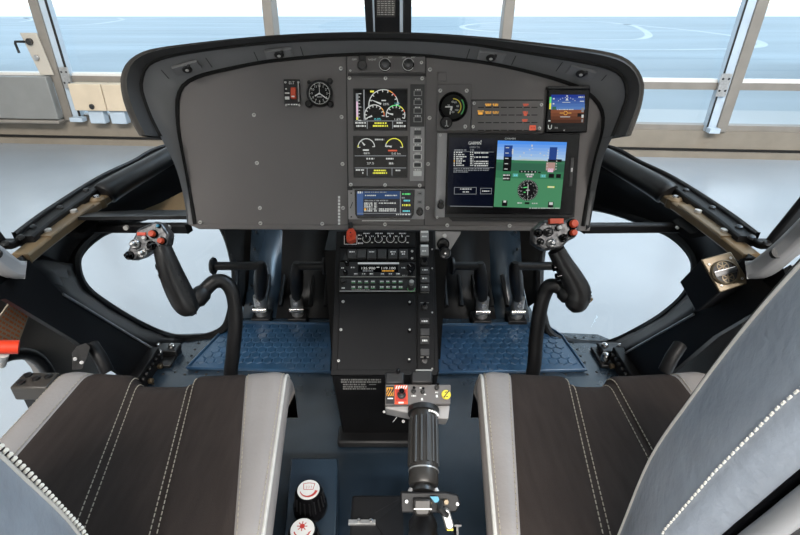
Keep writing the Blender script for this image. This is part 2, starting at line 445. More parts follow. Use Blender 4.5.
sp([(540, 20.5), (600, 22), (630, 25), (645, 31), (648, 36.5), (635, 39.5), (600, 39.5), (560, 39)], .22, z + .006, 'tarmac_line')
sp([(610, 23), (650, 26.5), (700, 31.5), (745, 38), (762, 44), (750, 48), (700, 49.5), (640, 50), (560, 48)], .22, z + .006, 'tarmac_line')
sp([(545, 22), (500, 22.5), (475, 24), (462, 26.5), (470, 29.5), (500, 32), (560, 33.5)], .25, z + .006, 'tarmac_line')
sp([(420, 18), (500, 18), (600, 18.2)], .5, z + .006, 'tarmac_line')
sp([(0, 17.5), (60, 19), (120, 19), (200, 17), (262, 16.8)], .7, z + .006, 'tarmac_line')
sp([(56, 26), (95, 24), (122, 20), (118, 18)], .25, z + .006, 'tarmac_line')
sp([(0, 22), (20, 22), (33, 19.5), (20, 17.5)], .25, z + .006, 'tarmac_line')
pts = [G(*p) for p in catmull([(318, 27), (335, 21), (380, 17.5), (470, 19), (470, 30), (380, 33), (335, 31)], 6, True)]
b.add([(p.x, p.y, z + .003) for p in pts], [tuple(range(len(pts)))], 'tarmac_dark')
for (a, c, w) in ((60, 45, .18), (70, 33, .3), (64, 58, .1), (600, 58, .12), (690, 70, .08), (240, 25, .3)):
    sp([(a - 90, c + 1), (a, c), (a + 110, c + .6), (a + 200, c + 2)], w, z + .002, 'tarmac_dark')
struct(b.build('ground', smooth=None))

# ================================================================== HELICOPTER BODY
fu = thing('helicopter_cockpit', 'black painted helicopter cockpit shell with sill rails, chin windows and navy floor', 'helicopter', flat((0, .3, 0)))
sillR = [(0, 1.72, .53), (.25, 1.68, .53), (.5, 1.55, .532), at(607, 147, 1.36), at(640, 163, 1.27), at(675, 180, 1.18), at(725, 212, 1.02), at(757, 236, .925)]
sillR = catmull(sillR, 6)
def mir(pts): return [(-p[0], p[1], p[2]) for p in pts]
corner = V(sillR[-1])
postR = catmull([corner, at(765, 239, .905), at(775, 227, .88), at(800, 196, .83), at(840, 149, .755), (.70, .58, 1.0), (.64, .42, 1.58)], 6)
CHIN_R = [at(*p) for p in ((540, 270, 1.62), (541, 300, 1.54), (548, 331, 1.49), (565, 341, 1.475), (590, 344, 1.47), (612, 343, 1.455), (640, 330, 1.39),
         (665, 315, 1.27), (688, 294, 1.18), (697, 268, 1.14), (690, 250, 1.17), (672, 234, 1.23), (655, 226, 1.29), (640, 220, 1.35), (620, 213, 1.43),
         (600, 208, 1.5), (580, 207, 1.58), (560, 215, 1.68), (546, 235, 1.72))]
chinL = [at(*p) for p in ((537, 270, 1.62), (539, 300, 1.54), (546, 326, 1.50), (562, 336, 1.49), (580, 338.5, 1.48), (602, 337, 1.47), (628, 327, 1.41),
         (660, 309, 1.29), (688, 288, 1.18), (697, 264, 1.14), (690, 248, 1.17), (672, 233, 1.23), (655, 226, 1.29), (640, 220, 1.35), (620, 214, 1.43),
         (600, 209, 1.5), (580, 207, 1.58), (560, 215, 1.68), (546, 235, 1.72))]
def side(sg):
    chinR = CHIN_R if sg > 0 else chinL
    mm = (lambda p: p) if sg > 0 else mir
    name = 'right' if sg > 0 else 'left'
    b = MB(); b.sweep(mm(sillR), .036, .022, 'frame_black', off=(sg * .014, -.012)); b.sweep(mm(sillR), .008, .022, 'rubber', off=(0, -.003))
    sill = b.build('windshield_sill', fu, True, bevel=.004)
    for (u, v, d) in ((679, 190, 1.14), (705, 208, 1.055), (731, 227, .975), (757, 250, .893), (772, 242, .872)):
        p = min((V(q_) for q_ in sillR), key=lambda q_: (q_ - at(u, v, d)).length) if u != 772 else V(postR[7]) + V((.0, -.015, .0)); s = MB(); s.turn(0, 0, [(.0075, 0), (.006, .004), (.002, .005)], 'dark_steel', 10)
        o = s.build('screw', sill); o.location = fuL((sg * (p.x - .014), p.y - .006, p.z - .001)); o.rotation_euler = (.2, -sg * .1, 0)
    b = MB(); b.sweep(mm(postR), .065, .014, 'frame_black', up=(0, .7, .7), off=(-sg * .025, -.012)); b.build('door_post', fu, True, bevel=.004)
    rail = [at(664, 193, 1.17), at(690, 210, 1.075), at(722, 233, .975), at(752, 256, .90)]
    b = MB(); b.sweep(mm(catmull(rail, 5)), .036, .02, 'tan_paint', off=(0, -.006)); b.build('frame_rail', fu, True, bevel=.004)
    pl = [at(686, 207, 1.088), at(705, 221, 1.027), at(730, 239, .953)]
    b = MB(); b.sweep(mm(pl), .040, .006, 'tan_paint', off=(0, .004)); o = b.build('splice_plate', fu, True, bevel=.003)
    s = MB()
    for (u, v, d) in ((697, 214.5, 1.052), (723, 234, .973)):
        p = at(u, v, d); s.turn(sg * p.x, p.y, [(.008, p.z), (.007, p.z + .011), (.003, p.z + .012)], 'screw_metal', 12)
    s.build('bolt', o, True)
    # padded sill cover and its tan boss
    b = MB(); pp = catmull([at(596, 152, 1.36), at(615, 163, 1.30), at(640, 177, 1.225), at(662, 190, 1.165), at(669, 196, 1.15)], 5)
    rr = [.024 + .006 * (i / len(pp)) for i in range(len(pp))]; rr[-1] = .008; rr[-2] = .02; rr[-3] = .027
    b.tube(mm(pp), rr, 'rubber', 14); b.build('sill_pad', fu, True)
    b = MB(); p = at(675, 199, 1.12); b.turn(sg * p.x, p.y, [(.017, p.z - .02), (.017, p.z), (.012, p.z + .005)], 'tan_paint', 16)
    b.turn(sg * p.x, p.y, [(.007, p.z + .005), (.006, p.z + .009)], 'chrome', 12); b.build('boss', fu, True)
    # nose skin between sill and chin window
    up = resample([(0, 1.74, .50), (.25, 1.70, .50), (.5, 1.57, .50)] + [V(p) + V((-.012, .0, -.03)) for p in sillR[18:]], 40)
    lo = resample([(0, 1.71, .13), (.3, 1.70, .14), (.52, 1.66, .15)] + chinR[::-1][:11] + [at(695, 290, 1.13)], 40)
    rows = []
    for k in range(5):
        t = k / 4; rows.append([V(a).lerp(V(c), t) + V((0.02 * sin(pi * t), .02 * sin(pi * t), 0)) for a, c in zip(up, lo)])
    if sg < 0: rows = [mir(r) for r in rows]
    b = MB(); b.loft(rows, 'frame_black'); b.build('nose_skin', fu, True, solid=.008)
    # chin window rim + pane
    cl = catmull(chinR, 4, True)
    b = MB(); b.tube(mm(cl + cl[:1]), .013, 'frame_black', 8, cap=False); rim = b.build('chin_window_rim', fu, True)
    c = sum((V(p) for p in cl), V()) / len(cl); cc = c + V((.05, .06, -.07))
    n = len(cl); mid = [V(p).lerp(cc, .5) + V((.02, .02, -.03)) for p in cl]
    b = MB(); b.loft([mm(cl), mm(mid)], 'acrylic', True); b.add([*mm(mid), *mm([cc])], [(i, (i + 1) % n, n) for i in range(n)], 'acrylic')
    b.build('pane', rim, True, smooth=80)
    # slanting black side frame between floor and sill (box section)
    X0, X1 = .665, .745
    if sg > 0:
        A = [(1.104, -.01), (1.096, 0), (.98, .156), (.86, .317), (.82, .41), (.79, .485)]; B = [(.96, -.01), (.93, .04), (.87, .14), (.789, .311), (.73, .403), (.66, .465)]
    else:
        A = [(1.130, -.01), (1.122, 0), (.98, .19), (.84, .38), (.81, .44), (.79, .485)]; B = [(.99, -.01), (.96, .04), (.908, .123), (.825, .274), (.711, .45), (.66, .475)]
    rows = [[(sg * X0, y, zz) for y, zz in A], [(sg * (X0 + .0), y - .004, zz - .004) for y, zz in A], [(sg * X0, y, zz) for y, zz in B],
            [(sg * (X0 + .012), y, zz) for y, zz in B], [(sg * X1, y + .01, zz - .01) for y, zz in A], [(sg * X0, y, zz) for y, zz in A]]
    b = MB(); b.loft(rows, 'frame_black'); sf = b.build('side_frame', fu, True)
    b = MB(); b.tube([(sg * (X0 - .001), y, zz) for y, zz in A[:4]], .0028, 'steel', 8); b.build('edge_strip', sf, True)
    # dark skin between the window rim and this frame
    lo_ = resample([V(p) for p in chinR[4:10]], 14); hi_ = resample([(X0 + .004, y, zz) for y, zz in A[1:5]], 14)
    rows = [mm([tuple(a.lerp(c, k / 3)) for a, c in zip(lo_, hi_)]) for k in range(4)]
    q0 = [V(mm([p])[0]) for p in (at(695, 290, 1.13), chinR[9], at(712, 262, 1.06), V(sillR[-1]) + V((-.02, 0, -.03)))]; q1 = [V((sg * (X0 + .002), y, zz)) for y, zz in (A[3], A[4], A[5], (A[5][0] - .03, A[5][1] + .015))]
    b = MB(); b.loft(rows, 'frame_black'); b.loft([[tuple(a.lerp(c, k / 3)) for a, c in zip(q0, q1)] for k in range(4)], 'frame_black'); b.build('frame_skin', fu, True, solid=.004)
    # floor fitting where frame meets floor
    b = MB(); p = atZ(612, 349, .03) if sg > 0 else atZ(160, 349, .03)
    b.box(p.x - .045, p.y - .05, 0, p.x + .045, p.y + .035, .012, 'dark_steel'); b.box(p.x - .03, p.y - .01, .012, p.x + .05, p.y + .03, .03, 'dark_steel')
    for dx, dy in ((-.03, -.03), (.005, -.02), (.03, .01), (-.015, .015)): b.turn(p.x + dx, p.y + dy, [(.012, .012), (.011, .034), (.005, .04)], 'chrome', 10)
    b.build('floor_fitting', fu, True, bevel=.003)
    # lower bracket with bolts beside the seat
    b = MB(); pr = [(sg * .655, .93, .03), (sg * .655, 1.08, .03)]
    b.sweep(pr, .03, .05, 'frame_black')
    for k in range(7): b.tube([(sg * .64, .945 + .02 * k, .04), (sg * .632, .945 + .02 * k, .04)], .006, 'black', 8)
    for yy in (.93, .99, 1.05): b.tube([(sg * .64, yy, .012), (sg * .628, yy, .012)], .008, 'tan_plate', 8)
    b.build('lower_bracket', fu, True, bevel=.003)
    # panel support beam and tan gusset
    b = MB(); b.sweep(mm([at(583, 228, 1.04), at(686, 227.5, 1.115)]), .02, .021, 'frame_black'); bm = b.build('support_beam', fu, True, bevel=.004)
    s = MB()
    for (u, d) in ((602, 1.03), (644, 1.06)) if sg < 0 else ((675, 1.08), (683, 1.085), (690, 1.09)):
        p = at(u, 226, d); s.tube(mm([(p.x, p.y - .006, p.z), (p.x, p.y - .012, p.z)]), .0055 if sg < 0 else .003, 'screw_metal', 10)
    s.build('screw', bm, True)
    b = MB(); g = [at(672, 221, 1.10), at(686, 214, 1.09), at(708, 231, 1.03), at(690, 234, 1.06)]
    g2 = [p + V((0, 0, -.012)) for p in g]; b.add(mm(g) + mm(g2), [(0, 1, 2, 3), (7, 6, 5, 4), (0, 4, 5, 1), (1, 5, 6, 2), (2, 6, 7, 3), (3, 7, 4, 0)], 'frame_black')
    b.build('gusset', fu, True)
    # pale door frame arm
    ap = catmull([at(752, 270, .86), at(762, 268, .845), at(778, 256, .82), at(800, 237, .79), at(830, 208, .745)], 6)
    b = MB(); b.sweep(mm(ap), .035, .032, 'grey_trim', up=(0, .5, .85)); arm = b.build('frame_arm', fu, True, bevel=.008, seg=3)
    h = MB(); p = at(781, 251, .797); h.tube(mm([p + V((.002, .006, -.006)), p + V((.004, .012, -.012))]), .0095, 'black', 14); h.build('plug', arm, True)
    if sg < 0:
        b = MB(); g = [at(138, 212, 1.30), at(160, 203, 1.32), at(184, 191, 1.34), at(190, 212, 1.3)]; g2 = [p + V((0, .02, -.01)) for p in g]
        b.add(g + g2, [(3, 2, 1, 0), (4, 5, 6, 7), (0, 1, 5, 4), (1, 2, 6, 5), (2, 3, 7, 6), (3, 0, 4, 7)], 'tan_paint'); b.build('rib', fu, True)
        b = MB(); g = [at(62, 213, 1.07), at(140, 210, 1.15), at(188, 210, 1.12), at(188, 216, 1.05), at(70, 217, 1.03)]; g2 = [p + V((0, 0, -.008)) for p in g]
        b.add(g + g2, [(0, 1, 2, 3, 4)[::-1], (5, 6, 7, 8, 9), (0, 1, 6, 5), (1, 2, 7, 6), (2, 3, 8, 7), (3, 4, 9, 8), (4, 0, 5, 9)], 'dark_steel'); b.build('shelf', fu, True)
def fuL(p): return ROOT[fu.name].inverted() @ V(p)
side(1); side(-1)
# cockpit floor
fp = [(-.76, -.7), (.76, -.7), (.76, 1.0), (.72, 1.16), (.66, 1.215), (.53, 1.225), (.49, 1.29), (.49, 1.66), (-.49, 1.66), (-.49, 1.29), (-.53, 1.225), (-.66, 1.215), (-.72, 1.16), (-.76, 1.0)]
b = MB(); b.prism(fp, -.03, 0, 'floor_navy_skylit')
for sg in (-1, 1):
    for (x, y) in [(.50 + .028 * k, 1.20) for k in range(6)] + [(.44 + .03 * k, 1.03 + .01 * (k % 2)) for k in range(7)] + [(.63 + .02 * (k % 2), .92 + .035 * k) for k in range(7)] + [(.57, 1.08 + .03 * k) for k in range(4)]:
        b.turn(sg * x, y, [(.0042, 0), (.003, .002)], 'black', 8)
b.build('cockpit_floor', fu, True)
for sg in (-1, 1):
    # toe board with ribs ahead of the mat, and inner side wall of the foot well
    b = MB(); rows = [[(sg * .16, 1.30, .0), (sg * .36, 1.30, 0), (sg * .47, 1.30, 0)], [(sg * .16, 1.42, .06), (sg * .36, 1.42, .06), (sg * .47, 1.42, .06)], [(sg * .16, 1.60, .30), (sg * .36, 1.60, .30), (sg * .47, 1.62, .30)]]
    b.loft([r[:2] for r in rows], 'black'); b.loft([r[1:] for r in rows], 'floor_navy_skylit')
    for k in range(5): b.tube([(sg * (.20 + .05 * k), 1.33, .03), (sg * (.20 + .05 * k), 1.44, .085)], .007, 'black', 8)
    for k in range(6): b.turn(sg * .45, 1.34 + .045 * k, [(.005, .028 + .045 * k), (.003, .036 + .045 * k)], 'black', 8)
    b.build('toe_board', fu, True, solid=.006)
b = MB(); b.box(-.52, 1.64, 0, .52, 1.66, .5, 'black_matte'); 
for sg in (-1, 1):
    r0 = [at(562, 214, 1.68), at(547, 232, 1.71), at(540, 268, 1.62), at(541, 298, 1.54)]; r1 = [V((.49, 1.655, .5)), V((.49, 1.655, .25)), V((.48, 1.58, .10)), V((.48, 1.36, .005))]
    r0 = [(sg * p.x, p.y, p.z) for p in r0]; r1 = [(sg * p.x, p.y, p.z) for p in r1]
    b.loft([r0, r1], 'black_matte'); b.loft([r1, r0], 'black_matte')
b.box(-.155, 1.08, 0.001, .155, 1.64, .36, 'black_matte'); b.build('nose_bulkhead', fu, True)
# windscreen centre post, top part
b = MB()
def strip(u0, u1, d0, d1, m, th=.02, vb=60):
    a, c = at(u0[0], -60, d1), at(u1[0], -60, d1); e, f = at(u0[1], vb, d0), at(u1[1], vb, d0)
    dy = V((0, th, -th * .3)); b.add([a, c, f, e, a + dy, c + dy, f + dy, e + dy], [(0, 3, 2, 1), (4, 5, 6, 7), (0, 1, 5, 4), (1, 2, 6, 5), (2, 3, 7, 6), (3, 0, 4, 7)], m)
strip((360, 368), (370, 374), 1.62, 1.30, 'frame_black', .04); strip((404, 404), (412.5, 411), 1.62, 1.30, 'frame_black', .04)
cp = b.build('center_post', fu, True, bevel=.003)
b = MB(); strip((369.5, 373.5), (403.5, 404), 1.66, 1.34, 'frame_black', .04); b.build('post_core', cp, True)
b = MB(); strip((370, 374.5), (372, 376), 1.63, 1.31, 'post_white', .02); strip((400, 400), (403, 403), 1.63, 1.31, 'post_white', .02); b.build('edge_strip', cp, True)
fc = Fr(at(386, 8, 1.42), (1, 0, 0), (0, -.35, .94))
cc = thing('correction_card', 'grey printed correction card with rows of figures on the windscreen centre post', 'card', fc)
b = MB(fc); b.pbox(376, -6, 395.5, 16.5, 0, .006, 'dark_steel'); b.build('plate', cc)
b = MB(fc)
for k in range(9):
    for j in range(5): b.scribble(377.5 + 3.6 * j, 380 + 3.6 * j, -4 + 2.2 * k, .8, .0065, 'label_dim', k)
b.build('print', cc, smooth=None)
b = MB(); b.box(-.78, -.55, 1.60, .78, .52, 1.64, 'frame_black'); b.build('shade_roof', fu, True, bevel=.01)  # roof slab out of view, put in to shade seats and floor
# windscreen panes
for sg in (-1, 1):
    lo = resample([V((sg * p[0], p[1], p[2] + .01)) for p in sillR], 16); hi = resample([(sg * .02, .75, 1.62), (sg * .3, .68, 1.62), (sg * .62, .28, 1.58)], 16)
    rows = [[a.lerp(c, k / 6) + V((0, .10 * sin(pi * k / 6), .08 * sin(pi * k / 6))) for a, c in zip(lo, hi)] for k in range(7)]
    b = MB(); b.loft(rows, 'acrylic'); b.build('windscreen', fu, True, smooth=80)

# ================================================================== INSTRUMENT PANEL
TA = math.radians(28.6 - 11)
PF = Fr(at(386, 140, 1.0), (1, 0, 0), (0, sin(TA), cos(TA)))
C2 = [(195, 224), (192, 205), (185, 168), (179, 134), (177.5, 112), (178.5, 96), (185, 84), (200, 76), (225, 69.5), (262, 62), (300, 57.5), (340, 54.5), (386, 53.5), (426, 55.5), (455, 58.5), (487, 62.5), (525, 70.5), (562, 81), (583, 90), (597, 102), (603, 116), (602, 134), (595, 160), (588, 195), (583, 226)]
C1 = [(187, 224), (185, 205), (176, 168), (160, 136), (150, 116), (141.5, 92), (141, 82), (145, 68), (156, 60), (175, 54.5), (205, 49.5), (255, 43.5), (300, 40), (345, 38.5), (386, 38.5), (430, 40), (470, 43.5), (500, 48), (550, 56), (590, 63), (612, 69), (623, 77), (627, 90), (625, 105), (613, 136), (604, 155), (597, 185), (590, 226)]
C0 = [(140, 136), (132, 122), (125, 105), (121.5, 88), (122, 75), (128, 63), (140, 54), (158, 48.5), (205, 42.5), (255, 37.5), (300, 34.5), (345, 33), (386, 32.7), (430, 34), (470, 36.5), (500, 39), (550, 44.5), (595, 50), (620, 56), (634, 66), (642, 80), (643, 92), (639, 112), (630, 136)]
N = 90
def contour(c, off, n=N):
    pts = resample([V((a, b_, 0)) for a, b_ in catmull(c, 6)], n); out = []
    for i, p in enumerate(pts):
        o = off(p.x, p.y) if callable(off) else off
        x, y = PF.L(p.x, p.y, o); out.append(V((x, y, o)))
    return out
ip = thing('instrument_panel', 'dark grey instrument panel under a curved black glareshield hood', 'instrument panel', PF)
c2 = contour(C2, 0.0); b = MB(); b.prism([(p.x, p.y) for p in c2], -.012, 0, 'panel_grey'); face = b.build('panel_face', ip)
zc1 = lambda u, v: .06 if v < 137 else .06 - .052 * min(1, (v - 137) / 75)
c1 = contour(C1, zc1); c2b = contour(C2, .0005)
rows = []
for k, (t, dz) in enumerate(((0, 0), (.06, -.004), (.5, .0), (.88, 0), (.96, -.004), (1, 0))):
    rows.append([a.lerp(c, t) + V((0, 0, dz)) for a, c in zip(c1, c2b)])
b = MB(); b.loft(rows, 'hood_black'); b.tube([p + V((0, 0, .0006)) for p in c2b], .0042, 'groove_black', 8); b.build('hood_liner', ip, smooth=60)
C1u = [p for p in C1 if p[1] <= 137]
c0 = contour(C0, .07); c1u = contour(C1u, .062); cm = []
for a, c in zip(c0, c1u): m_ = a.lerp(c, .5); cm.append(V((m_.x, m_.y, .082)))
def push(pts, k, z): return [V((p.x * k, p.y * k + (0), z)) for p in pts]
b = MB(); b.loft([push(c0, .985, -.22), push(c0, 1.0, -.02), push(c0, 1.0, .05)], 'lip_black')
b.loft([push(c0, 1.0, .05), [a.lerp(m_, .15) + V((0, 0, .006)) for a, m_ in zip(c0, cm)], [a.lerp(m_, .55) for a, m_ in zip(c0, cm)], cm], 'lip_olive')
b.loft([cm, [m_.lerp(c, .6) for m_, c in zip(cm, c1u)], c1u, [p + V((0, 0, -.012)) for p in c1u]], 'lip_black')
for e in (0, -1):
    pts = [push([c0[e]], 1.0, .05)[0], c0[e], cm[e], c1u[e], c1u[e] + V((0, 0, -.05)), c0[e] + V((0, 0, -.1))]; b.add(pts, [tuple(range(6)), tuple(range(5, -1, -1))], 'lip_black')
b.tube([p + V((0, 0, -.001)) for p in c1u], .0036, 'groove_black', 8)
b.build('glareshield', ip, smooth=50)
# box behind the face
back = [(p.x * .97, p.y * .97) for p in c2]; b = MB(); b.prism(back, -.16, -.012, 'black_matte'); b.build('rear_housing', ip)
# bottom flange
b = MB(PF); b.pprism([(188, 224), (590, 226), (589, 231), (200, 229)], -.014, .004, 'panel_grey'); b.build('bottom_flange', ip, bevel=.0015)
# hood lights: four small flush lamps with seams in the hood liner
for (u, v, a) in ((187, 68, -14), (279, 53.5, -6), (491, 56.5, 8), (581, 72.5, 15)):
    fr = PF.sub(u, v, .036); ca, sa = cos(math.radians(a)), sin(math.radians(a))
    fr = Fr(fr.o, V(PF.x) * ca - V(PF.y) * sa, PF.y * .42 + PF.z * .9 + PF.x * sa * .6)
    b = MB(); b.prism([(-.026, -.011), (.026, -.011), (.026, .011), (-.026, .011)], -.004, .0025, 'hood_black')
    b.turn(0, 0, [(.0095, .002), (.0095, .005), (.006, .0065)], 'black', 16); b.turn(0, .001, [(.004, .006), (.003, .008)], 'screw_metal', 10)
    b.turn(.007, .008, [(.0035, .002), (.003, .007)], 'dark_steel', 10)
    for x in (-.045, .045): b.line(x, -.014, x, .014, .0016, .0014, 'black')
    o = b.build('hood_light', ip, bevel=.001); o.matrix_local = PF.mat().inverted() @ fr.mat()
# panel screws
sm = MB(); sm.screw(0, 0, 0, .0042); s0 = None
for (u, v) in ((254, 115), (257, 163), (260, 208), (261, 223), (341, 68.5), (341.5, 117), (342.5, 164), (343, 208), (322.5, 223.5), (430, 69.5), (429.5, 118), (428, 164), (427.5, 208), (447, 225), (509, 225.5), (385, 224), (201, 222)):
    if s0 is None: o = s0 = sm.build('screw', ip)
    else: o = s0.copy(); C.objects.link(o)
    x, y = PF.L(u, v); o.location = (x, y, .0002 if v < 222 else .0042)
b = MB(PF)
for (a, c) in (((346.3, 54.5), (348.3, 224)), ((426, 55.5), (424.2, 225))): b.pline(*a, *c, 1.0, .0006, 'black')
b.pline(348, 74.8, 425.5, 74.8, 2.6, .0007, 'black'); b.pline(348.5, 187.3, 424.5, 187.3, 1.6, .0007, 'black')
b.build('seam', face, smooth=None)
b = MB(PF); 
for k in range(9): b.prect(338, 196 + 3.3 * k, 340.2, 198.6 + 3.3 * k, .0005, 'label')
b.prect(362, 220.2, 410, 221.2, .0005, 'label'); b.build('marking', face, smooth=None)
b = MB(PF); b.pbox(437.5, 72.2, 446.5, 81.5, 0, .004, 'plate_grey'); b.build('blank_cover', ip, bevel=.001)

GI = 'instruments in the panel'
def inst(name, u, v, label, cat, group=None):
    return thing(name, label, cat, PF.sub(u, v, .0004), group), PF.sub(u, v, .0004)
# --- emergency locator switch
t, f = inst('locator_switch_panel', 292.5, 93, 'small black switch panel marked ELT with a red rocker', 'switch panel')
b = MB(f); b.pbox(284.5, 80, 300.5, 106, 0, .006, 'black'); b.build('plate', t, bevel=.001)
b = MB(f); b.pprism([(292, 88.5), (297, 88.5), (297, 99.7), (292, 99.7)], .006, .016, 'switch_red'); b.prect(293, 97, 296, 98.3, .0164, 'white'); b.build('rocker', t, bevel=.0015)
b = MB(f); b.ptext('ELT', 292.3, 83.3, 2.6, .0064, 'label', 5.5); b.prect(298.2, 83, 299.8, 102, .0064, 'label_dim')
b.prect(285.5, 93, 290, 94.2, .0064, 'label'); b.prect(285.5, 97, 290, 100, .0064, 'label'); b.prect(285.8, 88.8, 287.5, 90, .0064, 'label'); b.scribble(287, 298, 105, 1.4, .0064, 'label'); b.build('lettering', t, smooth=None)
b = MB(f); b.pscrew(286, 82.8, .006, 1.1); b.pscrew(299, 82.8, .006, 1.1); b.pscrew(286.8, 105.5, .006, 1.2); b.pscrew(299.8, 105.5, .006, 1.2); b.build('screw', t)
# --- clock
t, f = inst('panel_clock', 320, 94, 'round black panel clock with white numerals and hands', 'clock')
k = f.px(320, 94); r = 12.8 * k; b = MB(f)
b.turn(0, 0, [(r, 0), (r, .010), (r * .93, .013), (r * .86, .012), (r * .84, .006)], 'black', 40); b.build('case', t)
b = MB(f); b.disc(0, 0, .0075, r * .84, 'black_matte', 40)
for i in range(60):
    a = 2 * pi * i / 60; big = i % 5 == 0; b.line(r * (.70 if big else .75) * sin(a), r * (.70 if big else .75) * cos(a), r * .80 * sin(a), r * .80 * cos(a), r * (.05 if big else .03), .0078, 'label')
for i in range(1, 13):
    a = 2 * pi * i / 12; b.text(str(i), r * .58 * sin(a), r * .58 * cos(a), r * .17, .0078, 'label')
b.arc(0, 0, .0078, r * .78, r * .81, 0, 360, 'label', 48); b.rect(-r * .2, -r * .3, r * .2, -r * .22, .0078, 'label_dim')
b.build('dial', t, smooth=None)
b = MB(f); b.line(0, 0, r * .60, -r * .42, r * .08, .0086, 'label'); b.line(0, 0, -r * .36, -r * .20, r * .10, .0086, 'label'); b.line(0, r * .62, 0, -r * .1, r * .04, .0089, 'label'); b.cyl(0, 0, .0086, .0098, r * .06, 'label', 12); b.build('hand', t, smooth=None)
for a in ((.84, .92, .010, .20, 'black'), (-.82, .84, .005, .14, 'black'), (-.84, -.82, .018, .26, 'black_gloss'), (.84, -.82, .016, .24, 'black_gloss')):
    b = MB(f); b.cyl(r * a[0], r * a[1], 0, a[2], r * a[3], a[4]); b.build('knob', t)
# --- lighting control strip with three knobs
t, f = inst('lighting_control_panel', 386, 65, 'narrow dimmer strip with three knobs at the top of the centre stack', 'control panel')
b = MB(f); b.pbox(347.5, 57, 425, 73, 0, .004, 'plate_grey'); b.build('plate', t, bevel=.001)
b = MB(f); b.pcyl(362.5, 66.5, .004, .020, 4.6, 'dark_steel'); b.pbox(359.2, 56.8, 366, 63, .004, .016, 'black'); b.build('knob', t, bevel=.001)
for u in (385, 408):
    b = MB(f); x, y = b.q(u, 66); kk = b.k(u, 66)
    b.turn(x, y, [(5.9 * kk, .004), (5.9 * kk, .012), (5.4 * kk, .0135), (4.4 * kk, .0135)], 'black_gloss', 24); b.turn(x, y, [(4.4 * kk, .0134), (4.2 * kk, .026), (3.6 * kk, .027)], 'dark_steel', 24)
    b.arc(x, y, .0141, 5.2 * kk, 6.0 * kk, 20, 330, 'steel', 30); b.build('knob', t)
b = MB(f); b.ptext('OFF', 354.4, 60, 1.7, .0044, 'label', 4.6); b.ptext('NIGHT', 372.3, 60, 1.7, .0044, 'label', 8)
b.ptext('OFF', 380.8, 57.9, 1.5, .0044, 'label', 3.8); b.ptext('BRT', 390.3, 57.9, 1.5, .0044, 'label', 4.2); b.ptext('OFF', 403.8, 57.9, 1.5, .0044, 'label', 3.6); b.ptext('BRT', 413.2, 57.9, 1.5, .0044, 'label', 4)
b.build('lettering', t, smooth=None)
b = MB(f); b.pscrew(350.5, 71, .004, 1.1); b.pscrew(421.3, 63, .004, 1.6); b.build('screw', t)
# --- engine display unit
t, f = inst('engine_display', 386, 132, 'twin screen engine display with white gauge arcs and a column of keys', 'display')
b = MB(f); b.pbox(347.8, 77.5, 425.2, 186.5, 0, .006, 'plate_grey'); b.build('plate', t, bevel=.0012)
def gauge(b, u, v, r, a0, a1, na, segs, z=.0076, ticks=8):
    for (s0_, s1_, m) in segs: b.parc(u, v, z, r - .75, r + .1, a0 + (a1 - a0) * s0_, a0 + (a1 - a0) * s1_, m, 20)
    x, y = b.q(u, v); kk = b.k(u, v)
    for i in range(ticks + 1):
        a = math.radians(a0 + (a1 - a0) * i / ticks); b.line(x + (r - 2.6) * kk * cos(a), y + (r - 2.6) * kk * sin(a), x + r * kk * cos(a), y + r * kk * sin(a), .8 * kk, z, 'e_white')
    a = math.radians(na); b.poly([(x + r * kk * cos(a), y + r * kk * sin(a)), (x + 2.5 * kk * cos(a) - .9 * kk * sin(a), y + 2.5 * kk * sin(a) + .9 * kk * cos(a)), (x + 2.5 * kk * cos(a) + .9 * kk * sin(a), y + 2.5 * kk * sin(a) - .9 * kk * cos(a))], z + .0003, 'e_white')
b = MB(f); b.pbox(353.5, 89, 407.5, 131, .006, .0068, 'black'); b.prect(354.5, 90, 406.8, 130, .0072, 'screen_black')
gauge(b, 383.5, 105.5, 14.8, 185, 2, 158, ((0, .62, 'e_white'), (.62, .72, 'e_amber'), (.72, .82, 'e_red'), (.82, 1, 'e_white')))
gauge(b, 374.5, 115.5, 10, 205, -5, 200, ((0, .75, 'e_white'), (.75, .92, 'e_amber'), (.92, 1, 'e_red')))
gauge(b, 395.5, 115.5, 9.6, 190, -20, 168, ((0, .3, 'e_white'), (.3, .6, 'e_green'), (.6, .75, 'e_yellow'), (.75, .82, 'e_red'), (.82, 1, 'e_white')))
b.ptext('25%', 386, 104.6, 2.0, .0076, 'e_white', 6); b.prect(381.5, 100.5, 386, 101.6, .0076, 'e_white'); b.ptext('0.0%', 377.7, 119.6, 2.0, .0076, 'e_cyan', 6.6); b.ptext('1.6%', 397.6, 119.6, 2.0, .0076, 'e_white', 6.2); b.ptext('1.00', 397, 104, 1.7, .0076, 'e_cyan', 4.5)
b.prect(370.3, 91.2, 374, 93, .0076, 'e_yellow'); b.prect(363.6, 90.3, 364.8, 120.5, .0075, 'e_grey')
b.prect(356.2, 94, 358.6, 120.5, .0075, 'e_grey'); b.prect(356.6, 102, 358.2, 120, .0077, 'e_mag'); b.prect(356.6, 117.5, 358.2, 120.2, .0078, 'e_yellow')
for i in range(9): b.prect(358.6, 94 + 3.3 * i, 360.2 if i % 4 else 361.5, 94.6 + 3.3 * i, .0076, 'e_white')
b.prect(355, 121, 406, 121.7, .0076, 'e_grey'); b.prect(367, 121, 367.8, 129, .0076, 'e_grey'); b.prect(392.2, 121, 393, 129, .0076, 'e_grey')
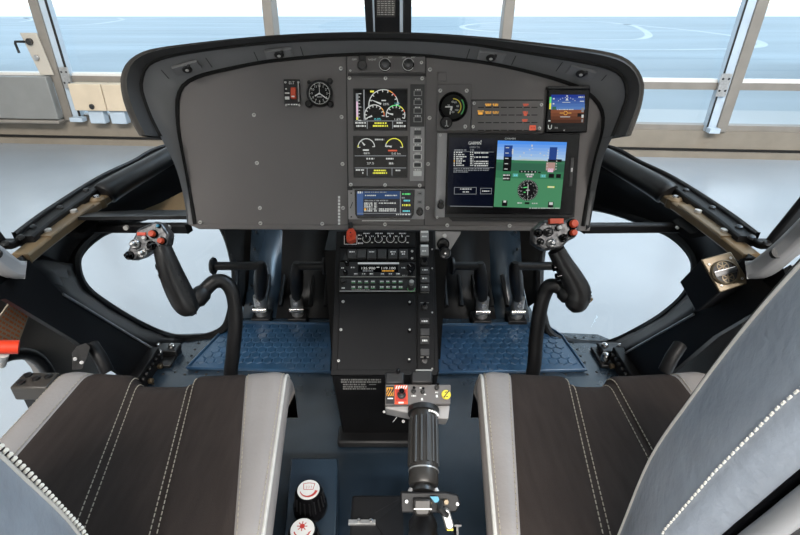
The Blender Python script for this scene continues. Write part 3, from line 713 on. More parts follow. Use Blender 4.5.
b.scribble(355.5, 366, 123.2, 1.5, .0076, 'e_white'); b.scribble(356.5, 366, 126.3, 1.8, .0076, 'e_white', 3); b.scribble(374.6, 386.5, 123.5, 1.5, .0076, 'e_yellow'); b.scribble(373, 388, 126.2, 1.7, .0076, 'e_yellow', 5)
b.scribble(396.5, 402.5, 123.2, 1.5, .0076, 'e_white', 2); b.scribble(393.7, 405.5, 126.5, 1.9, .0076, 'e_white', 8)
b.build('upper_screen', t, smooth=None)
b = MB(f); b.pbox(353.5, 136.2, 407.5, 177.6, .006, .0068, 'black'); b.prect(354.5, 137.2, 406.6, 176.7, .0072, 'screen_black')
gauge(b, 366.5, 147.5, 8.6, 180, 5, 130, ((0, .08, 'e_yellow'), (.08, 1, 'e_white')), ticks=1); gauge(b, 394, 147.5, 8.8, 175, 0, 168, ((0, .12, 'e_white'), (.12, 1, 'e_yellow')), ticks=1)
b.prect(363, 149.5, 369, 151, .0076, 'e_white'); b.ptext('86%', 367, 153.4, 1.9, .0076, 'e_white', 6); b.prect(388, 150, 397, 151.5, .0076, 'e_red'); b.ptext('0.0 kn', 396, 153.7, 1.9, .0076, 'e_white', 9)
b.scribble(375, 384, 139.8, 1.5, .0076, 'e_white')
b.prect(355, 155.6, 406, 156.3, .0076, 'e_grey'); b.prect(355, 167.6, 406, 168.3, .0076, 'e_grey'); b.prect(367, 168, 367.7, 175.5, .0076, 'e_grey'); b.prect(391.6, 168, 392.3, 175.5, .0076, 'e_grey')
b.scribble(366.5, 374.5, 158.8, 1.5, .0076, 'e_white'); b.ptext('27.5', 370.5, 163.4, 2.0, .0076, 'e_white', 7); b.scribble(386, 393.5, 158.8, 1.5, .0076, 'e_white', 2); b.scribble(389, 394, 163.5, 1.9, .0076, 'e_white', 4)
b.scribble(356, 364.5, 170, 1.4, .0076, 'e_white'); b.prect(362.5, 172, 363.5, 173.8, .0076, 'e_white'); b.scribble(374, 386, 170.5, 1.5, .0076, 'e_yellow'); b.scribble(373, 387, 173, 1.6, .0076, 'e_yellow', 9); b.scribble(395.5, 400.5, 170.4, 1.4, .0076, 'e_white')
b.build('lower_screen', t, smooth=None)
b = MB(f); b.pbox(410, 85, 424, 127, .006, .0075, 'button'); b.pbox(409.8, 127, 423.8, 181, .006, .0075, 'bezel_grey'); b.build('key_strip', t, bevel=.0008)  # paler lower half paints in the light gradient along the strip
for i, v in enumerate((94, 103, 111.5, 120, 133, 141, 148.5, 157, 165, 173.5)):
    b = MB(f); lit = i > 4; g = 417.6 - .15 * i / 3  # lower keys get brighter borders, part of the same painted light
    b.pbox(g - 4.2, v - 2.6, g + 4.2, v + 2.6, .0075, .0085, 'label_dim' if not lit else 'label'); b.pbox(g - 3.3, v - 1.9, g + 3.3, v + 1.9, .0085, .0115, 'button' if i < 9 else 'label')
    b.scribble(g - 2.8, g + 2.8, v - 3.6, 1.2, .0079, 'label', i); b.build('key', t, bevel=.0006)
b = MB(f)
for (u, v) in ((349.8, 78.6), (385.5, 78.8), (422, 79), (351, 184.6), (385, 185), (419.5, 185.4)): b.pscrew(u, v, .006, 1.9)
b.build('screw', t)
# --- navigation radio
t, f = inst('navigation_radio', 386, 203, 'small landscape touchscreen radio at the foot of the centre stack', 'radio')
b = MB(f); b.pbox(348.3, 189, 424.3, 219, 0, .008, 'bezel_grey'); b.build('bezel', t, bevel=.0012)
b = MB(f); b.pprism([(355, 189.8), (414.5, 189.8), (413.5, 214), (411, 218), (358, 218), (355.5, 214)], .008, .0115, 'black_gloss'); b.build('glass', t, bevel=.0008)
b = MB(f); z0 = .0118; b.prect(357.3, 190.8, 411.2, 216, z0, 'screen_navy'); b.prect(357.3, 191.5, 363.5, 214.5, z0 + .0003, 'e_blue_mid'); b.prect(363.5, 190.8, 399.5, 198.5, z0 + .0003, 'e_blue_dark'); b.prect(399.8, 191, 400.6, 213.5, z0 + .0004, 'e_grey')
z0 += .0006; b.scribble(358, 362.8, 192.2, 2, z0, 'e_white'); b.scribble(365, 387, 192, 1.1, z0, 'e_grey'); b.scribble(365.3, 376, 195.2, 1.1, z0, 'e_white'); b.scribble(385, 397, 195.2, 1.1, z0, 'e_white', 2)
b.scribble(365, 388, 200.3, 1.2, z0, 'e_grey', 1); 
for i, v in enumerate((202.8, 204.6, 206.5, 208.6, 210.4)): b.scribble(364.5, 372.5 + (i % 2), v, 1.2, z0, 'e_white', i); b.scribble(374.3, 377, v, 1.2, z0, 'e_white', i + 4); (i in (0, 3, 4)) and b.scribble(379, 396, v, 1.2, z0, 'e_white', i + 9)
b.prect(364.5, 208, 366.3, 210, z0 + .0002, 'e_amber'); b.prect(357.5, 212.6, 411, 213.1, z0, 'e_grey'); b.scribble(396, 410.5, 214, 1.2, z0, 'e_white')
b.scribble(402, 410, 193.8, 1.6, z0, 'e_green'); b.scribble(401.5, 405, 197.5, 1.4, z0, 'e_grey'); b.scribble(403.5, 410.3, 200.3, 1.6, z0, 'e_cyan'); b.scribble(402, 410, 204.8, 1.9, z0, 'e_yellow'); b.scribble(402.5, 409.5, 210.6, 1.4, z0, 'e_cyan', 5)
b.build('screen', t, smooth=None)
for v in (193.3, 201.8):
    b = MB(f); b.pbox(416.7, v - 1.8, 422, v + 1.8, .008, .0105, 'button_light'); b.prect(418, v - .6, 420.8, v + .5, .0108, 'black'); b.build('key', t, bevel=.0006)
b = MB(f); b.pcyl(419.3, 211.5, .008, .020, 3.6, 'black_gloss'); b.pcyl(419.3, 209, .008, .026, 2.4, 'black_gloss'); b.build('knob', t)
b = MB(f); b.prect(350.8, 197.5, 352.2, 213.5, .0082, 'label_dim'); b.pline(350.5, 208, 353, 202, .7, .0084, 'black'); b.pcyl(351.5, 216.5, .008, .009, .8, 'black', 8); b.pcyl(351.5, 193, .008, .009, .8, 'black', 8); b.pbox(347.8, 186.4, 353, 190, .006, .014, 'black'); b.build('card_slot', t)
# --- airspeed indicator
t, f = inst('airspeed_indicator', 452.5, 108, 'round black airspeed dial with green and yellow arcs', 'gauge')
b = MB(f); b.pbox(436.8, 84.5, 470.6, 131.2, 0, .005, 'plate_grey'); b.build('plate', t, bevel=.0012)
b = MB(f); kk = f.px(452, 108); x, y = f.L(452.5, 107.5); r = 14.3 * kk
b.turn(x, y, [(r, .005), (r, .012), (r * .9, .016), (r * .84, .014), (r * .82, .008)], 'black_gloss', 40); b.build('bezel_ring', t)
b = MB(f); b.disc(x, y, .0095, r * .82, 'black_matte', 36); b.arc(x, y, .0099, r * .70, r * .78, -42, 40, 'green_mark', 20); b.arc(x, y, .0099, r * .50, r * .57, -50, 92, 'yellow', 24)
for i, (a, s_) in enumerate(((100, '40'), (62, '60'), (8, '80'), (-38, '100'), (-95, '120'), (165, '20'))):
    aa = math.radians(a); b.text(s_, x + r * .32 * cos(aa), y + r * .34 * sin(aa), r * .13, .0099, 'label')
b.line(x - r * .55, y + .0, x - r * .05, y, r * .09, .0104, 'label'); b.line(x - r * .1, y, x - r * .16, y - r * .25, r * .14, .0104, 'label'); b.line(x - r * .2, y - r * .5, x - r * .2, y - r * .3, r * .06, .0104, 'label')
b.build('dial', t, smooth=None)
b = MB(f); b.pcyl(445.2, 123.5, .005, .022, 5.9, 'black_gloss'); b.pline(445.2, 121.5, 445.2, 126.5, 1.0, .0224, 'label_dim'); b.pline(445.2, 126.3, 443.6, 127.6, .8, .0224, 'label_dim'); b.pline(445.2, 126.3, 446.8, 127.6, .8, .0224, 'label_dim'); b.build('knob', t)
b = MB(f)
for (u, v) in ((440, 91), (466.3, 91.2), (464.7, 126.8)): b.pscrew(u, v, .005, 2.0)
b.build('screw', t)
# --- annunciator
t, f = inst('annunciator_panel', 507, 116, 'flat warning light panel with lit amber and red captions', 'warning panel')
b = MB(f); b.pbox(471, 101, 543, 131.5, 0, .006, 'plate_grey'); b.prect(471, 99.6, 543, 101, .0012, 'black'); b.build('plate', t, bevel=.001)
def cap(b, u, v, m, w=6, h=2.6):
    b.scribble(u - w / 2, u + w / 2, v - h / 4, h * .42, .0066, m, int(u)); b.scribble(u - w / 2 + .6, u + w / 2 - .6, v + h / 4, h * .42, .0066, m, int(v))
b = MB(f)
for i in range(8):
    for j in range(4): b.prect(477.3 + 7.6 * i, 107.4 + 7.6 * j, 483.3 + 7.6 * i, 108.2 + 7.6 * j, .0064, 'black_matte')
for (u, v) in ((487.5, 105.3), (495, 105.3), (487.5, 112.9), (495, 112.9), (480, 112)): cap(b, u, v, 'e_amber')
b.prect(477.6, 113, 482, 115, .0066, 'e_amber')
for (u, v) in ((525, 105.4), (524.7, 113), (524, 120.8)): cap(b, u, v, 'e_red', 5.6)
b.prect(523, 114.5, 526, 116, .0066, 'e_red'); b.pbox(528.6, 125.6, 534.8, 130.6, .006, .0066, 'e_red'); b.scribble(529.5, 534, 128, 1.2, .0070, 'dark_red'); b.build('caption', t, smooth=None)
b = MB(f)
for (u, v) in ((473.6, 103.7), (540.5, 105.2), (472.6, 127), (538.5, 128.6)): b.pscrew(u, v, .006, 1.7)
b.build('screw', t)
# --- standby attitude display
t, f = inst('standby_attitude_display', 565, 110, 'small square standby display with blue over brown horizon', 'display')
b = MB(f); b.pbox(545.3, 90, 586.5, 133, 0, .012, 'black_gloss'); b.pbox(545.3, 87, 587, 90.5, 0, .016, 'black'); b.build('case', t, bevel=.002)
b = MB(f); z0 = .0124
for i in range(5): b.prect(549, 95.7 + 2.95 * i, 582.3, 95.7 + 2.95 * (i + 1), z0, 'e_asky%d' % i)
for i in range(4): b.prect(548.8, 110.4 + 3.3 * i, 581.5, 110.4 + 3.3 * (i + 1), z0, 'e_agnd%d' % i)
z0 += .0004; b.prect(547.5, 98, 549.3, 104, z0, 'e_green'); b.prect(547.3, 104, 549, 110, z0, 'e_yellow'); 
b.ppoly([(564.7, 98.4), (566.2, 101.4), (563.2, 101.4)], z0, 'e_white'); b.prect(564, 96.3, 565.6, 97.6, z0, 'e_white')
for a in range(-50, 51, 14):
    b.pdisc(564.5 + 12 * sin(math.radians(a)) * .9, 107.5 - 9 * cos(math.radians(a)), z0, .45, 'e_white', 8)
b.prect(560, 103, 568, 103.5, z0, 'e_white'); b.prect(558, 117.3, 567.8, 117.9, z0, 'e_white'); b.parc(563.3, 113.8, z0, 1.5, 2.0, 0, 360, 'e_amber', 16); b.prect(557.5, 113.5, 561, 114.1, z0, 'e_amber'); b.prect(565.5, 113.5, 569, 114.1, z0, 'e_amber')
b.scribble(555, 571, 110.3, .9, z0, 'e_white'); b.scribble(576, 582, 98, 1.3, z0, 'e_white'); b.scribble(577.5, 582, 102.2, 1.1, z0, 'e_white', 2); b.prect(575, 114, 581.5, 117.5, z0, 'e_black'); b.prect(579, 115.5, 581, 118.5, z0 + .0003, 'e_white'); b.prect(579, 108.5, 581.3, 113, z0, 'e_grey'); b.prect(579, 120, 580.5, 122.8, z0, 'e_grey')
b.prect(550.8, 99, 552.4, 100.4, z0, 'e_white'); b.prect(550.6, 104, 552.2, 105.3, z0, 'e_white'); b.prect(550, 107.5, 554, 110.5, z0, 'e_hill'); b.scribble(546.3, 549, 121.5, 1.2, z0, 'e_white'); b.build('screen', t, smooth=None)
b = MB(f); z0 = .0124; b.parc(547.9, 127.8, z0, 1.1, 2.0, 180, 360, 'label', 12); b.prect(545.9, 125.6, 546.8, 127.9, z0, 'label'); b.prect(549, 125.4, 549.9, 127.9, z0, 'label'); b.scribble(552.6, 556, 128.4, 1.3, z0, 'label_dim'); b.pdisc(562, 130.8, z0, .8, 'label_dim', 10); b.build('marking', t, smooth=None)
# --- main flight display
t, f = inst('flight_display', 507, 176, 'large landscape flight display with black text page beside green and blue terrain', 'display')
b = MB(f); b.pprism([(446, 133.5), (578, 133.5), (572.5, 217), (443.5, 217)], 0, .012, 'black'); b.pprism([(437, 133.5), (447, 133.5), (444.5, 217), (434.5, 217)], 0, .012, 'bezel_grey'); b.build('bezel', t, bevel=.0015)
b = MB(f); b.pprism([(447, 134.6), (577, 134.6), (570.5, 214), (444.6, 213.3)], .012, .016, 'black_gloss'); b.build('glass', t, bevel=.001)
b = MB(f); z0 = .0164
b.ppoly([(448.5, 138), (494, 139), (490.8, 206.5), (446.3, 205.5)], z0, 'screen_navy')
T = (496, 141); Tr = (564, 142.7); Bl = (492, 206.3); Br = (557.5, 208.3)
def pf(a, c):
    """photo position of screen fraction (a across, c down)"""
    return (T[0] * (1 - a) * (1 - c) + Tr[0] * a * (1 - c) + Bl[0] * (1 - a) * c + Br[0] * a * c, T[1] * (1 - a) * (1 - c) + Tr[1] * a * (1 - c) + Bl[1] * (1 - a) * c + Br[1] * a * c)
def fq(b, a0, c0, a1, c1, z, m): b.ppoly([pf(a0, c0), pf(a1, c0), pf(a1, c1), pf(a0, c1)], z, m)
for i in range(6): fq(b, 0, .285 * i / 6, 1, .285 * (i + 1) / 6, z0, 'e_sky%d' % i)
fq(b, 0, .285, 1, .33, z0, 'e_hill2'); fq(b, 0, .33, 1, .45, z0, 'e_hill'); fq(b, 0, .45, 1, .56, z0, 'e_hill2'); fq(b, 0, .56, 1, 1, z0, 'e_land')
b.ppoly([pf(.25, .29), pf(.4, .265), pf(.52, .275), pf(.66, .27), pf(.75, .29)], z0 + .0002, 'e_haze'); b.ppoly([pf(.72, .29), pf(.86, .27), pf(1, .28), pf(1, .31), pf(.72, .31)], z0 + .0002, 'e_hill')
z1 = z0 + .0004
fq(b, .10, .07, .22, .24, z1, 'e_tape_blue'); fq(b, .10, .24, .22, .46, z1, 'e_black'); fq(b, .215, .12, .235, .2, z1, 'e_white'); fq(b, .11, .50, .22, .60, z1, 'e_black')
for i in range(5): fq(b, .12, .1 + .08 * i, .17, .112 + .08 * i, z1 + .0002, 'e_white')
b.scribble(*[pf(.11, .52)[0], pf(.21, .52)[0]], pf(.1, .52)[1], 1.3, z1 + .0002, 'e_white'); b.scribble(pf(.11, .57)[0], pf(.21, .57)[0], pf(.1, .57)[1], 1.2, z1 + .0002, 'e_white', 2)
fq(b, .76, .08, .87, .27, z1, 'e_tape_blue'); fq(b, .75, .26, .95, .30, z1, 'e_black'); fq(b, .73, .31, .86, .43, z1, 'e_check'); fq(b, .76, .40, .84, .455, z1, 'e_mag'); fq(b, .78, .48, .86, .54, z1, 'e_black'); fq(b, .89, .48, .96, .54, z1, 'e_black')
for i in range(8): fq(b, .735, .12 + .04 * i, .75, .135 + .04 * i, z1, 'e_white'); fq(b, .87, .12 + .04 * i, .885, .135 + .04 * i, z1, 'e_white')
fq(b, .62, .455, .66, .475, z1, 'e_black'); fq(b, .34, .44, .6, .475, z1, 'e_black')
for i in range(5): fq(b, .37 + .05 * i, .45, .385 + .05 * i, .465, z1 + .0002, 'e_white')
for (a, c) in ((.46, .12), (.5, .1), (.38, .17), (.62, .17), (.33, .22), (.68, .2), (.49, .2)): fq(b, a, c, a + .02, c + .015, z1, 'e_white')
fq(b, .49, .05, .51, .08, z1, 'e_white'); fq(b, .25, .49, .33, .54, z1, 'e_teal'); fq(b, .66, .49, .74, .54, z1, 'e_teal'); b.scribble(pf(.27, .5)[0], pf(.32, .5)[0], pf(.3, .515)[1], 1.2, z1 + .0002, 'e_cyan'); b.scribble(pf(.68, .5)[0], pf(.73, .5)[0], pf(.7, .515)[1], 1.2, z1 + .0002, 'e_cyan')
b.scribble(pf(.44, .5)[0], pf(.56, .5)[0], pf(.5, .50)[1], 1.6, z1, 'e_white', 3); b.scribble(pf(.46, .5)[0], pf(.54, .5)[0], pf(.5, .53)[1], 1.3, z1, 'e_mag', 3)
u, v = pf(.49, .735); b.pdisc(u, v, z1, 10.2, 'e_black', 36)
x, y = b.q(u, v); kk = b.k(u, v)
for i in range(36):
    a = 2 * pi * i / 36; L0 = 7.9 if i % 3 == 0 else 8.8; b.line(x + L0 * kk * cos(a), y + L0 * kk * sin(a), x + 10 * kk * cos(a), y + 10 * kk * sin(a), .32 * kk, z1 + .0003, 'e_white')
for i, s_ in enumerate(('N', '3', '6', 'E', '12', '15', 'S', '21', '24', 'W', '30', '33')):
    a = pi / 2 - 2 * pi * i / 12 - .4; b.text(s_, x + 6.6 * kk * cos(a), y + 6.6 * kk * sin(a), 1.15 * kk, z1 + .0003, 'e_white')
b.line(x, y - 5 * kk, x, y + 5.5 * kk, .6 * kk, z1 + .0004, 'e_white'); b.line(x - 1.8 * kk, y, x + 1.8 * kk, y, .7 * kk, z1 + .0004, 'e_white'); b.line(x - 4.5 * kk, y + 2.4 * kk, x - .5 * kk, y + 3 * kk, .9 * kk, z1 + .0004, 'e_green'); b.line(x - 4 * kk, y - 2 * kk, x - 2 * kk, y - 2 * kk, .8 * kk, z1 + .0004, 'e_green')
b.scribble(pf(.35, .93)[0], pf(.42, .93)[0], pf(.4, .93)[1], 1.1, z1, 'e_white'); fq(b, .46, .915, .53, .945, z1, 'e_black'); b.scribble(pf(.57, .93)[0], pf(.65, .93)[0], pf(.6, .93)[1], 1.1, z1, 'e_white', 4)
fq(b, .78, .665, .88, .69, z1, 'e_yellow'); fq(b, .79, .67, .87, .685, z1 + .0002, 'e_white'); fq(b, .12, .90, .20, .985, z1, 'e_black'); fq(b, .14, .90, .18, .93, z1 + .0002, 'e_white'); fq(b, .81, .90, .89, .985, z1, 'e_black'); fq(b, .825, .905, .88, .945, z1 + .0002, 'e_white')
# text page
b.ptext('GARMIN', 473.3, 143.6, 2.9, z0 + .0005, 'e_white', 12.5); b.ptext('G500H TXi', 473.2, 147.6, 1.9, z0 + .0005, 'e_grey', 10)
b.ppoly([(478.8, 141.9), (480.2, 141.9), (479.5, 140.6)], z0 + .0005, 'e_white')
z1 = z0 + .0005
b.scribble(453.2, 465, 150.4, 1.1, z1, 'e_grey'); b.scribble(469, 472.5, 150.4, 1.1, z1, 'e_grey', 2); b.pline(453, 151.8, 492, 152.4, .35, z1, 'e_grey')
for i in range(7):
    v = 152.8 + 2.1 * i; b.prect(452.8 - .05 * i, v - .7, 453.9 - .05 * i, v + .7, z1, 'e_white' if i != 4 else 'e_amber'); b.scribble(455, 459 + (i * 37 % 5) + 2, v, 1.1, z1, 'e_white', i); b.scribble(468.8, 472, v, 1.1, z1, 'e_white', i); (i in (0, 2, 4, 5, 6)) and b.scribble(473, 486.5, v + .4, 1.2, z1, 'e_white', i + 3)
b.pline(452.5, 167.2, 492, 167.8, .35, z1, 'e_grey'); b.scribble(452.5, 487.5, 168.8, .9, z1, 'e_grey'); b.scribble(452.5, 487.5, 170.4, .9, z1, 'e_grey', 2); b.scribble(452.3, 467, 172, .9, z1, 'e_grey', 3)
for (u0, v0, u1, v1) in ((453, 187, 475, 194), (478.8, 187.8, 490, 193.8)):
    b.prect(u0, v0, u1, v1, z1, 'e_grey'); b.prect(u0 + .45, v0 + .45, u1 - .45, v1 - .45, z1 + .0002, 'screen_navy')
b.scribble(459, 470, 188.8, 1.0, z1 + .0004, 'e_white'); b.scribble(461.5, 467.5, 191.6, 1.1, z1 + .0004, 'e_white', 2); b.scribble(480.5, 488.3, 190.8, 1.1, z1 + .0004, 'e_white', 3)
b.pline(449, 205.6, 491, 206.3, .6, z1, 'e_grey'); b.scribble(527, 557, 207.6, .8, z1, 'e_white', 6)
b.build('screen', t, smooth=None)
b = MB(f); b.ptext('GARMIN', 508.2, 139.2, 1.6, .0164, 'label', 10.5); b.build('lettering', t, smooth=None)
b = MB(f); b.pcyl(439.5, 205, .012, .030, 3.2, 'black_gloss'); b.pcyl(439.7, 201, .012, .036, 2.0, 'black_gloss'); b.build('knob', t)
b = MB(f); b.pbox(567.2, 158, 569.8, 186, .016, .0175, 'dark_steel'); b.pbox(567.8, 168, 569.2, 172, .0175, .019, 'steel'); b.build('card_slot', t)
b = MB(f); b.pscrew(439.6, 135.5, .012, 1.4); b.pscrew(436.5, 217, .012, 1.3); b.build('screw', t)
b = MB(f); b.pprism([(447, 216), (568, 217), (566, 221), (452, 221)], 0, .008, 'black'); b.build('lower_lip', t)
# --- latch bracket hanging from the panel edge
t, f = inst('control_bracket', 445, 240, 'grey cut-corner bracket with a black pull knob below the flight display', 'bracket')
b = MB(f); b.pprism([(435.5, 231), (461, 231.5), (460.5, 234), (450.5, 250), (435.5, 249)], -.004, 0, 'bezel_grey'); b.build('plate', t, bevel=.0015)
b = MB(f); b.pcyl(442.8, 244, 0, .012, 6.2, 'black_gloss'); x, y = b.q(442.8, 250); kk = b.k(442, 250); b.turn(x, y, [(2.5 * kk, 0), (2.5 * kk, .03), (5.3 * kk, .032), (5.6 * kk, .042), (4.8 * kk, .045), (3 * kk, .043)], 'dark_steel', 24); b.turn(x, y, [(1.6 * kk, .043), (1 * kk, .046)], 'chrome', 12); b.build('knob', t)
b = MB(f); b.pcyl(444.3, 235.5, 0, .004, 2.5, 'steel', 8); b.build('bolt', t)
# ================================================================== CENTRE CONSOLE
CT = at(386, 231, 1.035); CB = at(386, 373, .93)
CF = Fr(CB, (1, 0, 0), CT - CB)
ch = (CT - CB).length
cs = thing('center_console', 'black sloping centre console below the panel, stepped at its foot', 'console', CF)
b = MB(CF); b.box(-.107, 0, -.16, .103, ch, 0, 'console_black'); body = b.build('body', cs, bevel=.002)
b = MB(CF); b.pbox(338.5, 292.8, 416, 372, 0, .003, 'console_black'); b.build('blank_plate', cs, bevel=.001)
b = MB(CF)
for (u, v) in ((343.2, 302), (341, 330), (338.7, 361)): b.pscrew(u, v, .003, 1.5)
for (u, v) in ((409.5, 304), (409.5, 331.5), (409, 361)): b.pcyl(u, v, .003, .008, 2.0, 'black_gloss', 12); b.pscrew(u, v - 1, .008, 1.1)
b.build('screw', cs)
b = MB(CF); b.pbox(331, 370, 437, 375.5, -.004, .005, 'console_black'); b.pbox(415.5, 369.8, 432, 371.8, .005, .007, 'label_dim'); b.build('foot_strip', cs, bevel=.001)
# stepped foot: box standing on the floor
p0 = atZ(386, 430, .0)
b = MB(); x0, x1 = -.108, .104; yf, yb = .735, 1.0
b.add([(x0, yf - .01, CB.z - .008), (x1, yf - .01, CB.z - .008), (x1 - .006, p0.y - .02, 0), (x0 + .006, p0.y - .02, 0), (x0, yb, CB.z), (x1, yb, CB.z), (x1, yb, 0), (x0, yb, 0)],
      [(0, 3, 2, 1), (4, 5, 6, 7), (0, 1, 5, 4), (1, 2, 6, 5), (2, 3, 7, 6), (3, 0, 4, 7)], 'console_black'); b.build('lower_box', cs, True, bevel=.006)
b = MB(); b.box(x0 - .004, p0.y - .055, 0, x1 - .02, p0.y, .02, 'black'); b.build('foot_flange', cs, True, bevel=.006)
n_ = V((0, -(CB.z - .008), p0.y - .02 - yf + .01)).normalized()
LF = Fr((0, yf - .01, CB.z - .008), (1, 0, 0), V((0, yf - .01 - p0.y + .02, CB.z - .008)))
pl = thing('standby_placard', 'white lettered warning lines on the console foot left of the collective', 'placard', LF.sub(360, 384, .0006))
LFs = LF.sub(360, 384, .0006); b = MB(LFs)
b.scribble(341, 381, 379.5, 1.5, 0.0005, 'label_dim', 1); b.scribble(341, 381, 381.8, 1.5, 0.0005, 'label_dim', 2); b.scribble(343, 366, 384.3, 1.4, 0.0005, 'label_dim', 3); b.prect(369, 383.9, 376, 384.6, .0005, 'label_dim'); b.scribble(343, 367, 386.6, 1.3, .0005, 'label_dim', 4); b.scribble(343, 376, 388.6, 1.3, .0005, 'label_dim', 5)
b.build('lettering', pl, smooth=None)
def cinst(name, u, v, label, cat, group=None):
    return thing(name, label, cat, CF.sub(u, v, .0004), group), CF.sub(u, v, .0004)
# switch strip with guarded red switch
t, f = cinst('lighting_switch_panel', 380, 240, 'black strip with guarded red switch and four small dimmer knobs', 'switch panel')
b = MB(f); b.pbox(340, 232.3, 416, 248, 0, .004, 'console_black'); b.build('plate', t, bevel=.001)
b = MB(f); b.pline(344.5, 236.5, 344.5, 245, .6, .0043, 'label'); b.pline(344.5, 245, 357, 245, .6, .0043, 'label'); b.pline(357, 245, 357, 236.5, .6, .0043, 'label')
for u in (366.5, 378.5, 390.3, 402): b.parc(u, 239.8, .0043, 3.5, 4.1, 0, 360, 'label', 24); b.scribble(u - 3, u + 4, 234.2, 1.1, .0043, 'label', int(u)); b.scribble(u + 4.6, u + 7, 237, 1.0, .0043, 'label', int(u)); b.scribble(u + 4.6, u + 7, 243.3, 1.0, .0043, 'label', int(u))
b.scribble(358, 361.5, 236, 1, .0043, 'label'); b.scribble(358, 361.5, 239.5, 1, .0043, 'label', 2); b.scribble(358, 363, 244, 1.4, .0043, 'label', 3); b.build('lettering', t, smooth=None)
for u in (366.5, 378.5, 390.3, 402):
    b = MB(f); b.pcyl(u, 239.8, .004, .014, 3.0, 'black_gloss'); b.pline(u, 239.8, u - .5, 237.2, .7, .0143, 'label'); b.build('knob', t)
b = MB(f); b.pprism([(347.5, 236), (350, 232.5), (353.5, 232.5), (356.5, 236.5), (356, 243), (351, 245), (347, 243)], .004, .022, 'switch_red'); b.pcyl(351.5, 239, .022, .030, 2.2, 'red'); b.pdisc(351.5, 238.5, .0303, .8, 'black', 10); g = b.build('guard', t, bevel=.002)
b = MB(f); b.pbox(349, 226.5, 353, 233, .004, .024, 'black'); b.build('toggle', g, bevel=.002)
# row of push caps
t, f = cinst('push_button_row', 380, 256, 'row of six black push caps under the dimmer knobs', 'switch panel')
b = MB(f); b.pbox(340, 248.8, 416, 262.3, 0, .004, 'console_black'); b.build('plate', t, bevel=.001)
for i, u in enumerate((352.3, 361.8, 371.8, 382, 392.8, 403.2)):
    b = MB(f); b.pbox(u - 4.4, 251.2, u + 4.4, 260.3, .004, .012, 'button'); i in (0, 2, 4, 5) and b.scribble(u - 2.6, u + 2.6, 254, 1.2, .0123, 'label', i); i in (4, 5) and b.scribble(u - 1.5, u + 1.5, 256.2, 1.1, .0123, 'label', i + 5)
    b.build('button', t, bevel=.0012)
b = MB(f); b.pprism([(343, 262), (345.5, 254), (349, 262)], .004, .010, 'black'); b.pscrew(412, 252, .004, 1.2); b.pscrew(412, 259, .004, 1.2); b.build('clip', t)
# comm radio
t, f = cinst('communication_radio', 378, 271, 'slim black radio unit with two lit frequency readouts', 'radio')
b = MB(f); b.pbox(340, 263, 415.5, 278, 0, .006, 'black'); b.prect(358, 263.4, 399, 265.2, .0064, 'label'); b.prect(340.5, 277.4, 415, 278.2, .0064, 'label_dim'); b.build('face', t, bevel=.0008)
b = MB(f); b.prect(358.5, 266.3, 398, 273.3, .0063, 'screen_black'); b.ptext('135.900', 368.5, 269.3, 2.5, .0067, 'e_white', 13.5); b.ptext('119.100', 388.5, 269.3, 2.5, .0067, 'e_white', 14); b.prect(376.6, 268, 379.5, 268.7, .0067, 'e_white'); b.scribble(363, 374, 272, .9, .0067, 'e_grey'); b.scribble(382, 394, 272, .9, .0067, 'e_amber', 2); b.build('readout', t, smooth=None)
for (u, v, r) in ((347.5, 265.5, 2.2), (346, 274.5, 2.2), (410.5, 269.5, 4.2), (410.5, 275, 2.6)):
    b = MB(f); b.pcyl(u, v, .006, .018, r, 'black_gloss'); b.pline(u, v, u - r * .5, v - r * .6, .5, .0183, 'label_dim'); b.build('knob', t)
for u in (356, 364, 371.5, 382.5, 390.5, 398):
    b = MB(f); b.pbox(u - 2.4, 274, u + 2.4, 277, .006, .009, 'button'); b.scribble(u - 1.6, u + 1.6, 275.3, 1.1, .0093, 'label', int(u)); b.build('key', t)
b = MB(f); b.scribble(351, 355, 268.5, 1.2, .0063, 'label', 1); b.scribble(341.5, 344.5, 269, 1.1, .0063, 'label', 5); b.scribble(401.5, 405, 268.8, 1.2, .0063, 'label', 2); b.scribble(402, 407, 276.4, 1.0, .0063, 'label_dim', 3); b.build('lettering', t, smooth=None)
# audio panel
t, f = cinst('audio_panel', 378, 286, 'slim audio panel with two rows of keys marked in green', 'audio panel')
b = MB(f); b.pbox(339.5, 279, 415.5, 292.3, 0, .006, 'black'); b.prect(340, 291.5, 415, 292.5, .0064, 'label_dim'); b.build('face', t, bevel=.0008)
for j, v in enumerate((282.8, 288.3)):
    for i, u in enumerate((353.7, 360.2, 366.6, 373, 381.8, 388, 394.2, 400.5)):
        b = MB(f); b.pbox(u - 2.6, v - 1.7, u + 2.6, v + 1.7, .006, .009, 'button'); b.scribble(u - 1.7, u + 1.7, v, 1.2, .0093, 'label', i + j); b.prect(u - 1.8, v + 1.1, u + 1.8, v + 1.6, .0093, 'green_mark'); b.build('key', t)
b = MB(f); b.pcyl(343.8, 282.7, .006, .016, 2.2, 'dark_steel'); b.build('knob', t); b = MB(f); b.pcyl(411, 287.5, .006, .012, 3.4, 'dark_steel'); b.pcyl(411, 285.5, .012, .026, 2.3, 'steel'); b.build('knob', t)
b = MB(f); b.parc(411, 289, .0064, 3.3, 4.0, 180, 360, 'green_mark', 16); b.scribble(342, 345, 289, 1.4, .0064, 'label', 2); b.scribble(352, 370, 290.7, .8, .0064, 'label_dim', 3); b.build('lettering', t, smooth=None)
